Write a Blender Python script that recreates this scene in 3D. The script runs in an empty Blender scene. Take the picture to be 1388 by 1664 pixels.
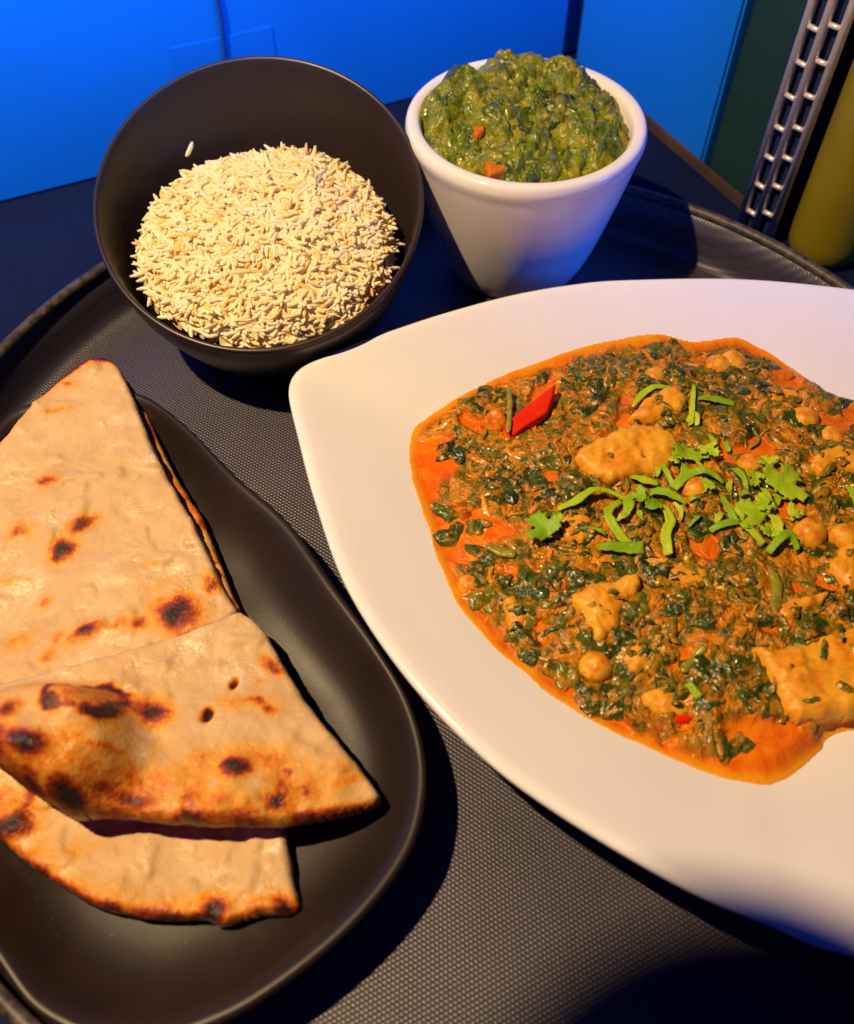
import bpy, bmesh, math, random
import numpy as np
from mathutils import Vector, Matrix

# ------------------------------------------------------------------ camera, world, lights, exposure
scene = bpy.context.scene
COL = scene.collection
R = math.radians

cam_d = bpy.data.cameras.new('camera')
cam = bpy.data.objects.new('camera', cam_d)
COL.objects.link(cam)
cam.location = (0, 0, 0.29)
cam.rotation_euler = (R(90 - 54), 0, 0)
cam_d.sensor_fit = 'HORIZONTAL'
cam_d.sensor_width = 36
cam_d.lens = 36 * 1488 / 1388
cam_d.clip_start = 0.005
cam_d.clip_end = 20
cam_d.dof.use_dof = True
cam_d.dof.focus_distance = 0.345
cam_d.dof.aperture_fstop = 11
scene.camera = cam

world = bpy.data.worlds.new('World')
scene.world = world
world.use_nodes = True
world.node_tree.nodes['Background'].inputs['Color'].default_value = (0.008, 0.020, 0.22, 1)
world.node_tree.nodes['Background'].inputs['Strength'].default_value = 0.36

def lamp(name, kind, loc, energy, color, **kw):
    d = bpy.data.lights.new(name, kind)
    d.energy = energy
    d.color = color
    for k, v in kw.items():
        if k != 'aim':
            setattr(d, k, v)
    o = bpy.data.objects.new(name, d)
    COL.objects.link(o)
    o.location = loc
    if 'aim' in kw:
        o.rotation_euler = (Vector(kw['aim']) - Vector(loc)).to_track_quat('-Z', 'Y').to_euler()
    return o

lamp('warm_key_lamp', 'POINT', (-0.30, 0.145, 0.68), 30.5, (1.0, 0.715, 0.37), shadow_soft_size=0.007)
lamp('blue_wall_lamp', 'AREA', (-0.17, 0.300, 0.19), 1.55, (0.0, 0.38, 1.0), shape='RECTANGLE', size=0.8, size_y=0.04, aim=(-0.17 - 0.4224, 0.300 + 0.9064, 0.19))
lamp('blue_side_lamp', 'SPOT', (0.52, 0.17, 0.17), 9, (0.01, 0.14, 1.0), spot_size=R(20), spot_blend=0.7, shadow_soft_size=0.05, aim=(0.06, 0.36, 0.015))

vs = scene.view_settings
vs.view_transform = 'Standard'
vs.look = 'None'
vs.exposure = 0
vs.gamma = 1
vs.use_curve_mapping = False
scene.render.engine = 'CYCLES'
scene.cycles.use_denoising = True
scene.cycles.max_bounces = 10
scene.cycles.diffuse_bounces = 7
scene.cycles.caustics_reflective = False
scene.cycles.caustics_refractive = False

rng = np.random.default_rng(7)
random.seed(7)

# ------------------------------------------------------------------ helpers
def _hash(ix, iy, iz, seed):
    n = (ix * 374761393 + iy * 668265263 + iz * 2147483647 + seed * 1274126177) & 0xFFFFFFFF
    n = ((n ^ (n >> 13)) * 1274126177) & 0xFFFFFFFF
    n = n ^ (n >> 16)
    return (n & 0xFFFF) / 65535.0

def vnoise(x, y, z=0.0, seed=0):
    x = np.asarray(x, float); y = np.asarray(y, float); z = np.broadcast_to(np.asarray(z, float), x.shape)
    ix = np.floor(x).astype(np.int64); iy = np.floor(y).astype(np.int64); iz = np.floor(z).astype(np.int64)
    fx = x - ix; fy = y - iy; fz = z - iz
    fx = fx * fx * (3 - 2 * fx); fy = fy * fy * (3 - 2 * fy); fz = fz * fz * (3 - 2 * fz)
    r = 0
    for a in (0, 1):
        for b in (0, 1):
            for c in (0, 1):
                w = (fx if a else 1 - fx) * (fy if b else 1 - fy) * (fz if c else 1 - fz)
                r = r + w * _hash(ix + a, iy + b, iz + c, seed)
    return r * 2 - 1

def fbm(x, y, z=0.0, seed=0, octaves=4, gain=0.5):
    s = 0; a = 1.0; t = 0
    for o in range(octaves):
        s = s + a * vnoise(x * 2 ** o + 17.3 * o, y * 2 ** o - 9.1 * o, np.asarray(z) * 2 ** o, seed + o)
        t += a; a *= gain
    return s / t

def smooth(a, b, x):
    t = np.clip((x - a) / (b - a), 0, 1)
    return t * t * (3 - 2 * t)

def link(name, me, m=None, parent=None):
    o = bpy.data.objects.new(name, me)
    COL.objects.link(o)
    if m is not None and not me.materials:
        me.materials.append(m)
    if parent is not None:
        o.parent = parent
    return o

def empty(name, loc=(0, 0, 0)):
    o = bpy.data.objects.new(name, None)
    COL.objects.link(o)
    o.location = loc
    o.empty_display_size = 0.02
    return o

def tag(o, label=None, category=None, group=None, kind=None):
    if label: o['label'] = label
    if category: o['category'] = category
    if group: o['group'] = group
    if kind: o['kind'] = kind
    return o

def mesh(name, v, f, smooth_shade=True, attrs=None, m=None, parent=None):
    me = bpy.data.meshes.new(name)
    me.from_pydata([tuple(map(float, p)) for p in v] if not isinstance(v, list) else v, [], f if isinstance(f, list) else f.tolist())
    if smooth_shade:
        me.polygons.foreach_set('use_smooth', np.ones(len(me.polygons), bool))
    for k, a in (attrs or {}).items():
        at = me.attributes.new(k, 'FLOAT', 'POINT')
        at.data.foreach_set('value', np.asarray(a, np.float32))
    me.update()
    return link(name, me, m, parent)

def catmull(pts, per=12, closed=True):
    p = np.array(pts, float); n = len(p); out = []
    for i in range(n if closed else n - 1):
        if closed:
            a, b, c, d = p[(i - 1) % n], p[i], p[(i + 1) % n], p[(i + 2) % n]
        else:
            a, b, c, d = p[max(i - 1, 0)], p[i], p[i + 1], p[min(i + 2, n - 1)]
        for k in range(per):
            t = k / per
            out.append(0.5 * ((2 * b) + (c - a) * t + (2 * a - 5 * b + 4 * c - d) * t * t + (3 * b - a - 3 * c + d) * t ** 3))
    if not closed:
        out.append(p[-1])
    return np.array(out)

def resample(p, n):
    q = np.vstack([p, p[:1]])
    s = np.r_[0, np.cumsum(np.hypot(*np.diff(q, axis=0).T))]
    t = np.linspace(0, s[-1], n, endpoint=False)
    return np.c_[np.interp(t, s, q[:, 0]), np.interp(t, s, q[:, 1])]

def signed_dist(px, py, poly):
    """distance to a closed outline (positive inside) and the nearest outline point"""
    best = np.full(px.shape, 1e9); nx = px.copy(); ny = py.copy(); inside = np.zeros(px.shape, bool)
    n = len(poly)
    for i in range(n):
        ax, ay = poly[i]; bx, by = poly[(i + 1) % n]
        dx, dy = bx - ax, by - ay
        L = dx * dx + dy * dy + 1e-18
        t = np.clip(((px - ax) * dx + (py - ay) * dy) / L, 0, 1)
        qx = ax + t * dx; qy = ay + t * dy
        d = (px - qx) ** 2 + (py - qy) ** 2
        m = d < best
        best = np.where(m, d, best); nx = np.where(m, qx, nx); ny = np.where(m, qy, ny)
        if ay != by:
            c = ((ay > py) != (by > py)) & (px < dx * (py - ay) / (by - ay) + ax)
            inside ^= c
    d = np.sqrt(best)
    return np.where(inside, d, -d), nx, ny

def grid_region(poly, cell):
    """a grid of quads that fills an outline, its border vertices pulled onto the outline"""
    poly = np.asarray(poly)
    x0, y0 = poly.min(0) - 2 * cell; x1, y1 = poly.max(0) + 2 * cell
    xs = np.arange(x0, x1, cell); ys = np.arange(y0, y1, cell)
    X, Y = np.meshgrid(xs, ys)
    sd, nx, ny = signed_dist(X.ravel(), Y.ravel(), poly)
    sd = sd.reshape(X.shape); nx = nx.reshape(X.shape); ny = ny.reshape(X.shape)
    ok = sd > -0.5 * cell
    q = ok[:-1, :-1] & ok[1:, :-1] & ok[:-1, 1:] & ok[1:, 1:]
    snap = sd < 0.5 * cell
    X = np.where(snap, nx, X); Y = np.where(snap, ny, Y); sd = np.where(snap, 0, sd)
    idx = np.arange(X.size).reshape(X.shape)
    jj, ii = np.nonzero(q)
    F = np.c_[idx[jj, ii], idx[jj, ii + 1], idx[jj + 1, ii + 1], idx[jj + 1, ii]]
    used = np.unique(F)
    remap = np.full(X.size, -1); remap[used] = np.arange(len(used))
    return X.ravel()[used], Y.ravel()[used], np.maximum(sd.ravel()[used], 0), remap[F]

def border_edges(F):
    d = {}
    for f in F.tolist():
        for k in range(4):
            a, b = f[k], f[(k + 1) % 4]
            if (b, a) in d:
                del d[(b, a)]
            else:
                d[(a, b)] = 1
    return list(d)

def slab_mesh(name, poly, cell, ztop, zbot, attr_fn=None, m=None, parent=None, side_attr=0.0):
    """closed slice with its own top and bottom surface functions ztop(x, y, edge distance)"""
    X, Y, S, F = grid_region(poly, cell)
    zt = ztop(X, Y, S); zb = np.minimum(zbot(X, Y, S), zt - 0.0003)
    n = len(X)
    V = np.r_[np.c_[X, Y, zt], np.c_[X, Y, zb]]
    faces = F.tolist() + (F[:, ::-1] + n).tolist()
    for a, b in border_edges(F):
        faces.append([b, a, a + n, b + n])
    at = {}
    if attr_fn:
        for k, fn in attr_fn.items():
            v = fn(X, Y, S)
            at[k] = np.r_[v, np.maximum(v, side_attr)]
    return mesh(name, V, faces, True, at, m, parent)

def revolve(name, profile, seg, m=None, parent=None, rim_fn=None, close=False, center=(0, 0)):
    """profile = [(r, z)] turned about the vertical; rim_fn(theta, r, z) may bend a height"""
    prof = np.array(profile, float); k = len(prof)
    th = np.linspace(0, 2 * np.pi, seg, endpoint=False)
    r = np.repeat(prof[None, :, 0], seg, 0); z = np.repeat(prof[None, :, 1], seg, 0)
    T = np.repeat(th[:, None], k, 1)
    if rim_fn: z = rim_fn(T, r, z)
    V = np.c_[(center[0] + r * np.cos(T)).ravel(), (center[1] + r * np.sin(T)).ravel(), z.ravel()]
    F = []
    for i in range(seg):
        j = (i + 1) % seg
        for a in range(k - 1):
            F.append([i * k + a, j * k + a, j * k + a + 1, i * k + a + 1])
    me_v = [tuple(p) for p in V.tolist()]
    o = mesh(name, me_v, F, True, None, m, parent)
    bm = bmesh.new(); bm.from_mesh(o.data)
    bmesh.ops.remove_doubles(bm, verts=bm.verts, dist=1e-6)
    bmesh.ops.recalc_face_normals(bm, faces=bm.faces)
    bm.to_mesh(o.data); bm.free()
    o.data.polygons.foreach_set('use_smooth', np.ones(len(o.data.polygons), bool))
    return o

def tube(name, pts, rad, seg=8, m=None, parent=None):
    P = np.array(pts, float); n = len(P)
    rad = np.broadcast_to(np.asarray(rad, float), (n,))
    V = []; F = []
    for i in range(n):
        t = Vector(P[min(i + 1, n - 1)] - P[max(i - 1, 0)]).normalized()
        u = t.orthogonal().normalized() if i == 0 else (u - t * u.dot(t)).normalized()
        w = t.cross(u)
        for k in range(seg):
            a = 2 * math.pi * k / seg
            V.append(tuple(Vector(P[i]) + (u * math.cos(a) + w * math.sin(a)) * rad[i]))
    for i in range(n - 1):
        for k in range(seg):
            F.append([i * seg + k, i * seg + (k + 1) % seg, (i + 1) * seg + (k + 1) % seg, (i + 1) * seg + k])
    F.append(list(range(seg))[::-1]); F.append([(n - 1) * seg + k for k in range(seg)])
    return mesh(name, V, F, True, None, m, parent)

# ------------------------------------------------------------------ materials
class NT:
    def __init__(s, name):
        s.m = bpy.data.materials.new(name); s.m.use_nodes = True
        s.t = s.m.node_tree; s.n = s.t.nodes; s.b = s.n['Principled BSDF']
    def new(s, kind, **kw):
        n = s.n.new(kind)
        for k, v in kw.items(): setattr(n, k, v)
        return n
    def put(s, sock, v):
        if isinstance(v, bpy.types.NodeSocket): s.t.links.new(v, sock)
        elif isinstance(v, (tuple, list)) and len(v) == 3 and sock.type == 'RGBA': sock.default_value = (*v, 1)
        else: sock.default_value = v
    def set(s, **kw):
        for k, v in kw.items(): s.put(s.b.inputs[k.replace('_', ' ')], v)
        return s
    def coord(s): return s.new('ShaderNodeTexCoord').outputs['Object']
    def attr(s, name):
        return s.new('ShaderNodeAttribute', attribute_name=name).outputs['Fac']
    def noise(s, scale, detail=4, rough=0.55, vec=None, out='Fac', distortion=0.0):
        n = s.new('ShaderNodeTexNoise')
        n.inputs['Scale'].default_value = scale; n.inputs['Detail'].default_value = detail
        n.inputs['Roughness'].default_value = rough; n.inputs['Distortion'].default_value = distortion
        s.t.links.new(vec if vec is not None else s.coord(), n.inputs['Vector'])
        return n.outputs[out]
    def voronoi(s, scale, vec=None, out='Distance', feature='F1'):
        n = s.new('ShaderNodeTexVoronoi', feature=feature)
        n.inputs['Scale'].default_value = scale
        s.t.links.new(vec if vec is not None else s.coord(), n.inputs['Vector'])
        return n.outputs[out]
    def mapping(s, scale, rot=(0, 0, 0)):
        n = s.new('ShaderNodeMapping')
        n.inputs['Scale'].default_value = scale; n.inputs['Rotation'].default_value = rot
        s.t.links.new(s.coord(), n.inputs['Vector'])
        return n.outputs['Vector']
    def math(s, op, a, b=0.0, c=0.0, clamp=False):
        n = s.new('ShaderNodeMath', operation=op, use_clamp=clamp)
        for k, v in enumerate((a, b, c)): s.put(n.inputs[k], v)
        return n.outputs[0]
    def ramp(s, fac, stops, interp='LINEAR'):
        n = s.new('ShaderNodeValToRGB'); e = n.color_ramp; e.interpolation = interp
        while len(e.elements) < len(stops): e.elements.new(0.5)
        for el, (p, c) in zip(e.elements, stops):
            el.position = p; el.color = (*c, 1) if len(c) == 3 else c
        s.put(n.inputs['Fac'], fac)
        return n.outputs['Color']
    def mix(s, fac, a, b, blend='MIX'):
        n = s.new('ShaderNodeMix', data_type='RGBA', blend_type=blend)
        s.put(n.inputs[0], fac); s.put(n.inputs[6], a); s.put(n.inputs[7], b)
        return n.outputs[2]
    def maprange(s, v, a, b, c, d):
        n = s.new('ShaderNodeMapRange')
        for k, x in enumerate((v, a, b, c, d)): s.put(n.inputs[k], x)
        return n.outputs[0]
    def bump(s, height, dist, strength=1.0, prev=None):
        n = s.new('ShaderNodeBump')
        n.inputs['Distance'].default_value = dist; n.inputs['Strength'].default_value = strength
        s.put(n.inputs['Height'], height)
        if prev is not None: s.t.links.new(prev, n.inputs['Normal'])
        s.t.links.new(n.outputs['Normal'], s.b.inputs['Normal'])
        return n.outputs['Normal']

M = {}

def make_materials():
    # glazed white ceramic
    t = NT('white_ceramic')
    t.set(Base_Color=t.ramp(t.noise(18, 3), [(0.3, (0.81, 0.78, 0.80)), (0.7, (0.85, 0.82, 0.84))]), Roughness=t.maprange(t.noise(60, 3), 0.3, 0.7, 0.13, 0.22), Specular_IOR_Level=0.5)
    t.bump(t.noise(35, 2), 0.0006, 0.25)
    M['white'] = t.m
    # satin black glaze
    t = NT('black_glaze')
    spk = t.math('LESS_THAN', t.voronoi(420), 0.06)
    t.set(Base_Color=t.mix(spk, t.ramp(t.noise(25, 5), [(0.3, (0.015, 0.009, 0.009)), (0.7, (0.025, 0.016, 0.015))]), (0.14, 0.10, 0.08)), Roughness=t.maprange(t.noise(45, 4), 0.3, 0.7, 0.36, 0.44), Specular_IOR_Level=0.34)
    t.bump(t.noise(900, 2), 0.00008, 0.3)
    M['black_glaze'] = t.m
    t = NT('black_bowl_glaze')
    t.set(Base_Color=t.ramp(t.noise(30, 4), [(0.3, (0.022, 0.014, 0.013)), (0.7, (0.032, 0.020, 0.019))]), Roughness=0.36, Specular_IOR_Level=0.5)
    t.bump(t.noise(1100, 2), 0.00006, 0.25)
    M['black_bowl'] = t.m
    # woven non-slip tray surface: staggered beads 1.2 mm apart
    t = NT('woven_tray')
    sep = t.new('ShaderNodeSeparateXYZ'); t.t.links.new(t.coord(), sep.inputs[0])
    wob = t.math('MULTIPLY', t.math('SUBTRACT', t.noise(60, 2), 0.5), 0.0006)
    x = t.math('MULTIPLY', t.math('ADD', sep.outputs['X'], wob), 2 * math.pi / 0.00250)
    y = t.math('MULTIPLY', t.math('ADD', sep.outputs['Y'], wob), 2 * math.pi / 0.00150)
    y2 = t.math('ADD', y, t.math('MULTIPLY', x, 0.18))
    beads = t.math('MULTIPLY', t.math('ADD', t.math('MULTIPLY', t.math('SINE', x), t.math('SINE', y2)), 1.0), 0.5)
    wear = t.noise(22, 5, 0.6)
    dark = t.ramp(wear, [(0.3, (0.022, 0.016, 0.026)), (0.7, (0.032, 0.024, 0.038))])
    lite = t.ramp(wear, [(0.3, (0.026, 0.022, 0.042)), (0.7, (0.060, 0.052, 0.096))])
    bf = t.maprange(beads, 0.42, 0.85, 0.0, 1.0)
    t.set(Base_Color=t.mix(bf, dark, lite), Roughness=t.maprange(bf, 0, 1, 0.55, 0.30), Specular_IOR_Level=0.8)
    n = t.bump(beads, 0.00022, 0.9)
    t.bump(t.noise(500, 3), 0.0001, 0.4, n)
    M['tray'] = t.m
    t = NT('tray_lip')
    t.set(Base_Color=t.ramp(t.noise(300, 4), [(0.35, (0.020, 0.015, 0.015)), (0.7, (0.10, 0.075, 0.065))]), Roughness=0.5)
    t.bump(t.noise(700, 3), 0.0004, 0.6)
    M['tray_lip'] = t.m
    # blue painted wall
    t = NT('blue_paint')
    t.set(Base_Color=t.ramp(t.noise(6, 3), [(0.3, (0.001, 0.16, 0.76)), (0.7, (0.001, 0.185, 0.80))]), Roughness=0.6, Specular_IOR_Level=0.3)
    t.bump(t.noise(90, 4), 0.0006, 0.25)
    M['blue'] = t.m
    t = NT('blue_joint'); t.set(Base_Color=(0.003, 0.05, 0.25), Roughness=0.7); M['blue_joint'] = t.m
    t = NT('dark_green_paint'); t.set(Base_Color=t.ramp(t.noise(9, 3), [(0.3, (0.004, 0.028, 0.018)), (0.7, (0.006, 0.038, 0.026))]), Roughness=0.6); M['green_wall'] = t.m
    t = NT('dark_counter')
    t.set(Base_Color=t.ramp(t.noise(14, 4), [(0.3, (0.0008, 0.005, 0.030)), (0.7, (0.0016, 0.007, 0.040))]), Roughness=0.8, Specular_IOR_Level=0.2); M['counter'] = t.m
    t = NT('brown_trim'); t.set(Base_Color=t.ramp(t.noise(40, 4), [(0.3, (0.05, 0.025, 0.018)), (0.7, (0.09, 0.05, 0.035))]), Roughness=0.55); M['trim'] = t.m
    t = NT('chrome_wire'); t.set(Base_Color=(0.78, 0.72, 0.74), Metallic=0.35, Roughness=t.maprange(t.noise(120, 3), 0.3, 0.7, 0.22, 0.42)); M['chrome'] = t.m
    t = NT('blue_plastic'); t.set(Base_Color=(0.004, 0.018, 0.09), Roughness=0.6); M['blue_plastic'] = t.m
    t = NT('olive_plastic'); t.set(Base_Color=t.ramp(t.noise(20, 3), [(0.3, (0.20, 0.155, 0.004)), (0.7, (0.25, 0.195, 0.006))]), Roughness=0.45); M['olive'] = t.m
    t = NT('dark_cap'); t.set(Base_Color=(0.03, 0.022, 0.02), Roughness=0.5); M['cap'] = t.m
    t = NT('black_metal'); t.set(Base_Color=(0.02, 0.02, 0.02), Roughness=0.4, Metallic=0.6); M['black_metal'] = t.m

    # flat bread: attribute "toast" 0 pale .. 1 charred
    t = NT('naan_bread')
    a = t.attr('toast')
    nz = t.math('SUBTRACT', t.noise(210, 6, 0.7), 0.5)
    nz2 = t.math('SUBTRACT', t.noise(650, 3, 0.6), 0.5)
    mod = t.math('MULTIPLY', t.math('ADD', t.math('MULTIPLY', nz, 0.80), t.math('MULTIPLY', nz2, 0.30)), t.maprange(a, 0.0, 0.35, 0.25, 1.0))
    v = t.math('ADD', a, mod, clamp=True)
    c = t.ramp(v, [(0.0, (0.62, 0.415, 0.215)), (0.14, (0.62, 0.380, 0.155)), (0.27, (0.70, 0.34, 0.045)), (0.42, (0.66, 0.205, 0.010)), (0.58, (0.36, 0.050, 0.006)), (0.74, (0.12, 0.016, 0.006)), (0.90, (0.020, 0.008, 0.006)), (1.0, (0.030, 0.020, 0.017))])
    flour = t.ramp(t.noise(38, 6, 0.7), [(0.38, (0.80, 0.70, 0.55)), (0.60, (1.0, 1.0, 1.0))])
    c = t.mix(0.55, c, t.mix(1.0, c, flour, 'MULTIPLY'))
    dust = t.math('MULTIPLY', t.ramp(t.noise(60, 7, 0.75), [(0.54, (0, 0, 0)), (0.68, (1, 1, 1))]), t.maprange(a, 0.10, 0.35, 0.55, 0.0))
    t.set(Base_Color=t.mix(dust, c, (0.78, 0.66, 0.50)), Roughness=t.maprange(t.noise(55, 5, 0.7), 0.46, 0.62, 0.60, 0.22), Specular_IOR_Level=0.4,
          Subsurface_Weight=0.12, Subsurface_Radius=(0.004, 0.002, 0.001), Subsurface_Scale=0.5)
    h = t.math('ADD', t.math('MULTIPLY', t.noise(140, 6, 0.6), 1.0), t.math('MULTIPLY', t.noise(620, 4, 0.6), 0.45))
    n = t.bump(h, 0.0011, 0.6)
    t.bump(t.math('MULTIPLY', t.noise(900, 3), a), 0.0012, 0.7, n)
    M['naan'] = t.m

    # rice
    t = NT('boiled_rice')
    c = t.ramp(t.attr('tone'), [(0.0, (0.98, 0.60, 0.18)), (0.2, (0.98, 0.84, 0.50)), (1.0, (0.98, 0.94, 0.76))])
    t.set(Base_Color=c, Roughness=0.5, Specular_IOR_Level=0.15)
    tr = t.new('ShaderNodeBsdfTranslucent'); t.put(tr.inputs['Color'], (0.99, 0.89, 0.60))
    mx = t.new('ShaderNodeMixShader'); mx.inputs[0].default_value = 0.22
    t.t.links.new(t.b.outputs[0], mx.inputs[1]); t.t.links.new(tr.outputs[0], mx.inputs[2])
    t.t.links.new(mx.outputs[0], t.n['Material Output'].inputs['Surface'])
    M['rice'] = t.m

    # curry sauce: attribute "mash" 0 = oily sauce, 1 = thick spinach mash
    t = NT('curry_sauce')
    a = t.attr('mash')
    oil = t.ramp(t.noise(85, 6, 0.65, distortion=1.5), [(0.32, (0.62, 0.070, 0.002)), (0.48, (0.76, 0.140, 0.003)), (0.66, (0.82, 0.235, 0.005)), (0.75, (0.46, 0.090, 0.002))])
    oil = t.mix(t.attr('rim'), oil, (0.84, 0.36, 0.012))
    mash = t.ramp(t.noise(330, 6, 0.7, distortion=0.8), [(0.28, (0.20, 0.095, 0.002)), (0.42, (0.44, 0.160, 0.003)), (0.52, (0.66, 0.225, 0.005)), (0.62, (0.74, 0.32, 0.008)), (0.8, (0.40, 0.20, 0.005))])
    patch = t.ramp(t.noise(75, 7, 0.62, distortion=1.6), [(0.47, (0, 0, 0)), (0.56, (1, 1, 1))])
    green = t.ramp(t.noise(380, 5, 0.65, distortion=0.8), [(0.30, (0.026, 0.042, 0.001)), (0.50, (0.090, 0.098, 0.003)), (0.62, (0.20, 0.160, 0.004)), (0.78, (0.46, 0.22, 0.005))])
    mash = t.mix(t.math('MULTIPLY', patch, 0.92), mash, green)
    t.set(Base_Color=t.mix(a, oil, mash), Roughness=t.maprange(a, 0, 1, 0.24, 0.14), Specular_IOR_Level=t.maprange(a, 0, 1, 0.25, 0.5))
    h = t.math('MULTIPLY', t.noise(130, 3, 0.5, distortion=4.0), t.math('ADD', a, 0.12))
    t.bump(h, 0.0026, 0.9)
    M['sauce'] = t.m

    def leafy(name, stops, rough, bumpd, coat=None):
        t = NT(name)
        tone = t.attr('tone')
        v = t.math('ADD', tone, t.math('MULTIPLY', t.math('SUBTRACT', t.noise(420, 5, 0.65), 0.5), 0.60), clamp=True)
        c = t.ramp(v, stops)
        if coat:
            k = t.ramp(t.noise(230, 4, 0.6, distortion=0.8), [(0.50, (0, 0, 0)), (0.60, (1, 1, 1))])
            c = t.mix(t.math('MULTIPLY', k, 0.8), c, coat)
        t.set(Base_Color=c, Roughness=rough + 0.04, Specular_IOR_Level=0.55)
        t.bump(t.noise(120, 3, 0.5, distortion=4.0), bumpd, 0.8)
        return t.m
    M['spinach'] = leafy('wilted_spinach', [(0.0, (0.012, 0.024, 0.001)), (0.35, (0.044, 0.070, 0.002)), (0.6, (0.135, 0.130, 0.003)), (0.8, (0.26, 0.170, 0.004)), (1.0, (0.48, 0.22, 0.005))], 0.15, 0.0012, (0.50, 0.200, 0.005))
    M['saag'] = leafy('creamed_spinach', [(0.0, (0.010, 0.026, 0.001)), (0.3, (0.046, 0.088, 0.002)), (0.55, (0.135, 0.180, 0.003)), (0.8, (0.29, 0.28, 0.005)), (1.0, (0.42, 0.26, 0.005))], 0.13, 0.0016, (0.22, 0.19, 0.004))
    M['shred'] = leafy('curry_shred', [(0.0, (0.34, 0.095, 0.003)), (0.4, (0.60, 0.20, 0.006)), (0.7, (0.70, 0.28, 0.010)), (1.0, (0.74, 0.38, 0.03))], 0.14, 0.0010)

    # chicken, fibres along the piece's own x axis
    t = NT('curried_chicken')
    fib = t.noise(210, 6, 0.65, vec=t.mapping((0.55, 1.3, 1.0)), distortion=0.8)
    t.set(Base_Color=t.ramp(t.math('ADD', t.math('MULTIPLY', fib, 0.55), t.math('MULTIPLY', t.noise(120, 4), 0.45)), [(0.30, (0.52, 0.115, 0.004)), (0.42, (0.74, 0.260, 0.010)), (0.56, (0.80, 0.390, 0.022)), (0.80, (0.70, 0.22, 0.008))]),
          Roughness=0.28, Specular_IOR_Level=0.35, Subsurface_Weight=0.08, Subsurface_Radius=(0.003, 0.001, 0.0005), Subsurface_Scale=0.4)
    t.bump(fib, 0.0011, 0.6)
    M['chicken'] = t.m
    t = NT('chickpea_skin')
    t.set(Base_Color=t.ramp(t.noise(1.6, 5, 0.6), [(0.35, (0.62, 0.170, 0.005)), (0.48, (0.76, 0.32, 0.014)), (0.62, (0.80, 0.42, 0.026)), (0.72, (0.60, 0.17, 0.006))]), Roughness=0.42, Specular_IOR_Level=0.35, Subsurface_Weight=0.15, Subsurface_Radius=(0.003, 0.001, 0.0005), Subsurface_Scale=0.4)
    M['chickpea'] = t.m
    t = NT('red_pepper'); t.set(Base_Color=t.ramp(t.noise(150, 3), [(0.3, (0.66, 0.016, 0.003)), (0.7, (0.78, 0.030, 0.004))]), Roughness=0.35, Specular_IOR_Level=0.2); t.bump(t.noise(300, 3), 0.0004, 0.3); M['red'] = t.m
    t = NT('carrot'); t.set(Base_Color=t.ramp(t.noise(220, 3), [(0.3, (0.50, 0.115, 0.003)), (0.7, (0.66, 0.19, 0.005))]), Roughness=0.35, Specular_IOR_Level=0.2); t.bump(t.noise(400, 3), 0.0005, 0.4); M['carrot'] = t.m
    # fresh coriander
    t = NT('fresh_coriander')
    tone = t.new('ShaderNodeObjectInfo').outputs['Random']
    v = t.math('ADD', t.math('MULTIPLY', tone, 0.6), t.math('MULTIPLY', t.noise(260, 4), 0.5))
    t.set(Base_Color=t.ramp(v, [(0.15, (0.13, 0.29, 0.004)), (0.45, (0.25, 0.46, 0.006)), (0.75, (0.42, 0.58, 0.012)), (0.95, (0.55, 0.66, 0.05))]), Roughness=0.42, Specular_IOR_Level=0.3, Transmission_Weight=0.0,
          Subsurface_Weight=0.25, Subsurface_Radius=(0.0015, 0.003, 0.0005), Subsurface_Scale=0.5)
    t.bump(t.noise(420, 4, distortion=1.0), 0.0008, 0.6)
    M['coriander'] = t.m

make_materials()

# ------------------------------------------------------------------ the setting: counter and the wall corner
CORNER = Vector((0.090, 0.564, 0))
DL = Vector((-0.9064, -0.4224, 0))          # along the left wall, away from the corner
DR = Vector((0.4540, -0.8910, 0))           # along the right wall, away from the corner

def quad_box(name, p, d, length, thick, z0, z1, m, parent=None, out=None):
    """box standing on p, running length along d, its thickness along out"""
    a = Vector(p); b = a + d * length; n = out * thick
    V = [tuple(q + Vector((0, 0, z))) for z in (z0, z1) for q in (a, b, b + n, a + n)]
    F = [[0, 1, 2, 3], [7, 6, 5, 4], [0, 4, 5, 1], [1, 5, 6, 2], [2, 6, 7, 3], [3, 7, 4, 0]]
    o = mesh(name, V, F, False, None, m, parent)
    bm = bmesh.new(); bm.from_mesh(o.data); bmesh.ops.recalc_face_normals(bm, faces=bm.faces)
    bmesh.ops.bevel(bm, geom=bm.edges[:], offset=min(thick * 0.2, 0.0015), segments=2, affect='EDGES')
    bm.to_mesh(o.data); bm.free()
    return o

NL = Vector((-0.4224, 0.9064, 0)); NR = Vector((0.8910, 0.4540, 0))   # outward (away from the room)
tag(quad_box('counter', (-1.2, -0.7, 0), Vector((1, 0, 0)), 2.6, 2.0, -0.046, -0.006, M['counter'], out=Vector((0, 1, 0))), kind='structure')
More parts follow.
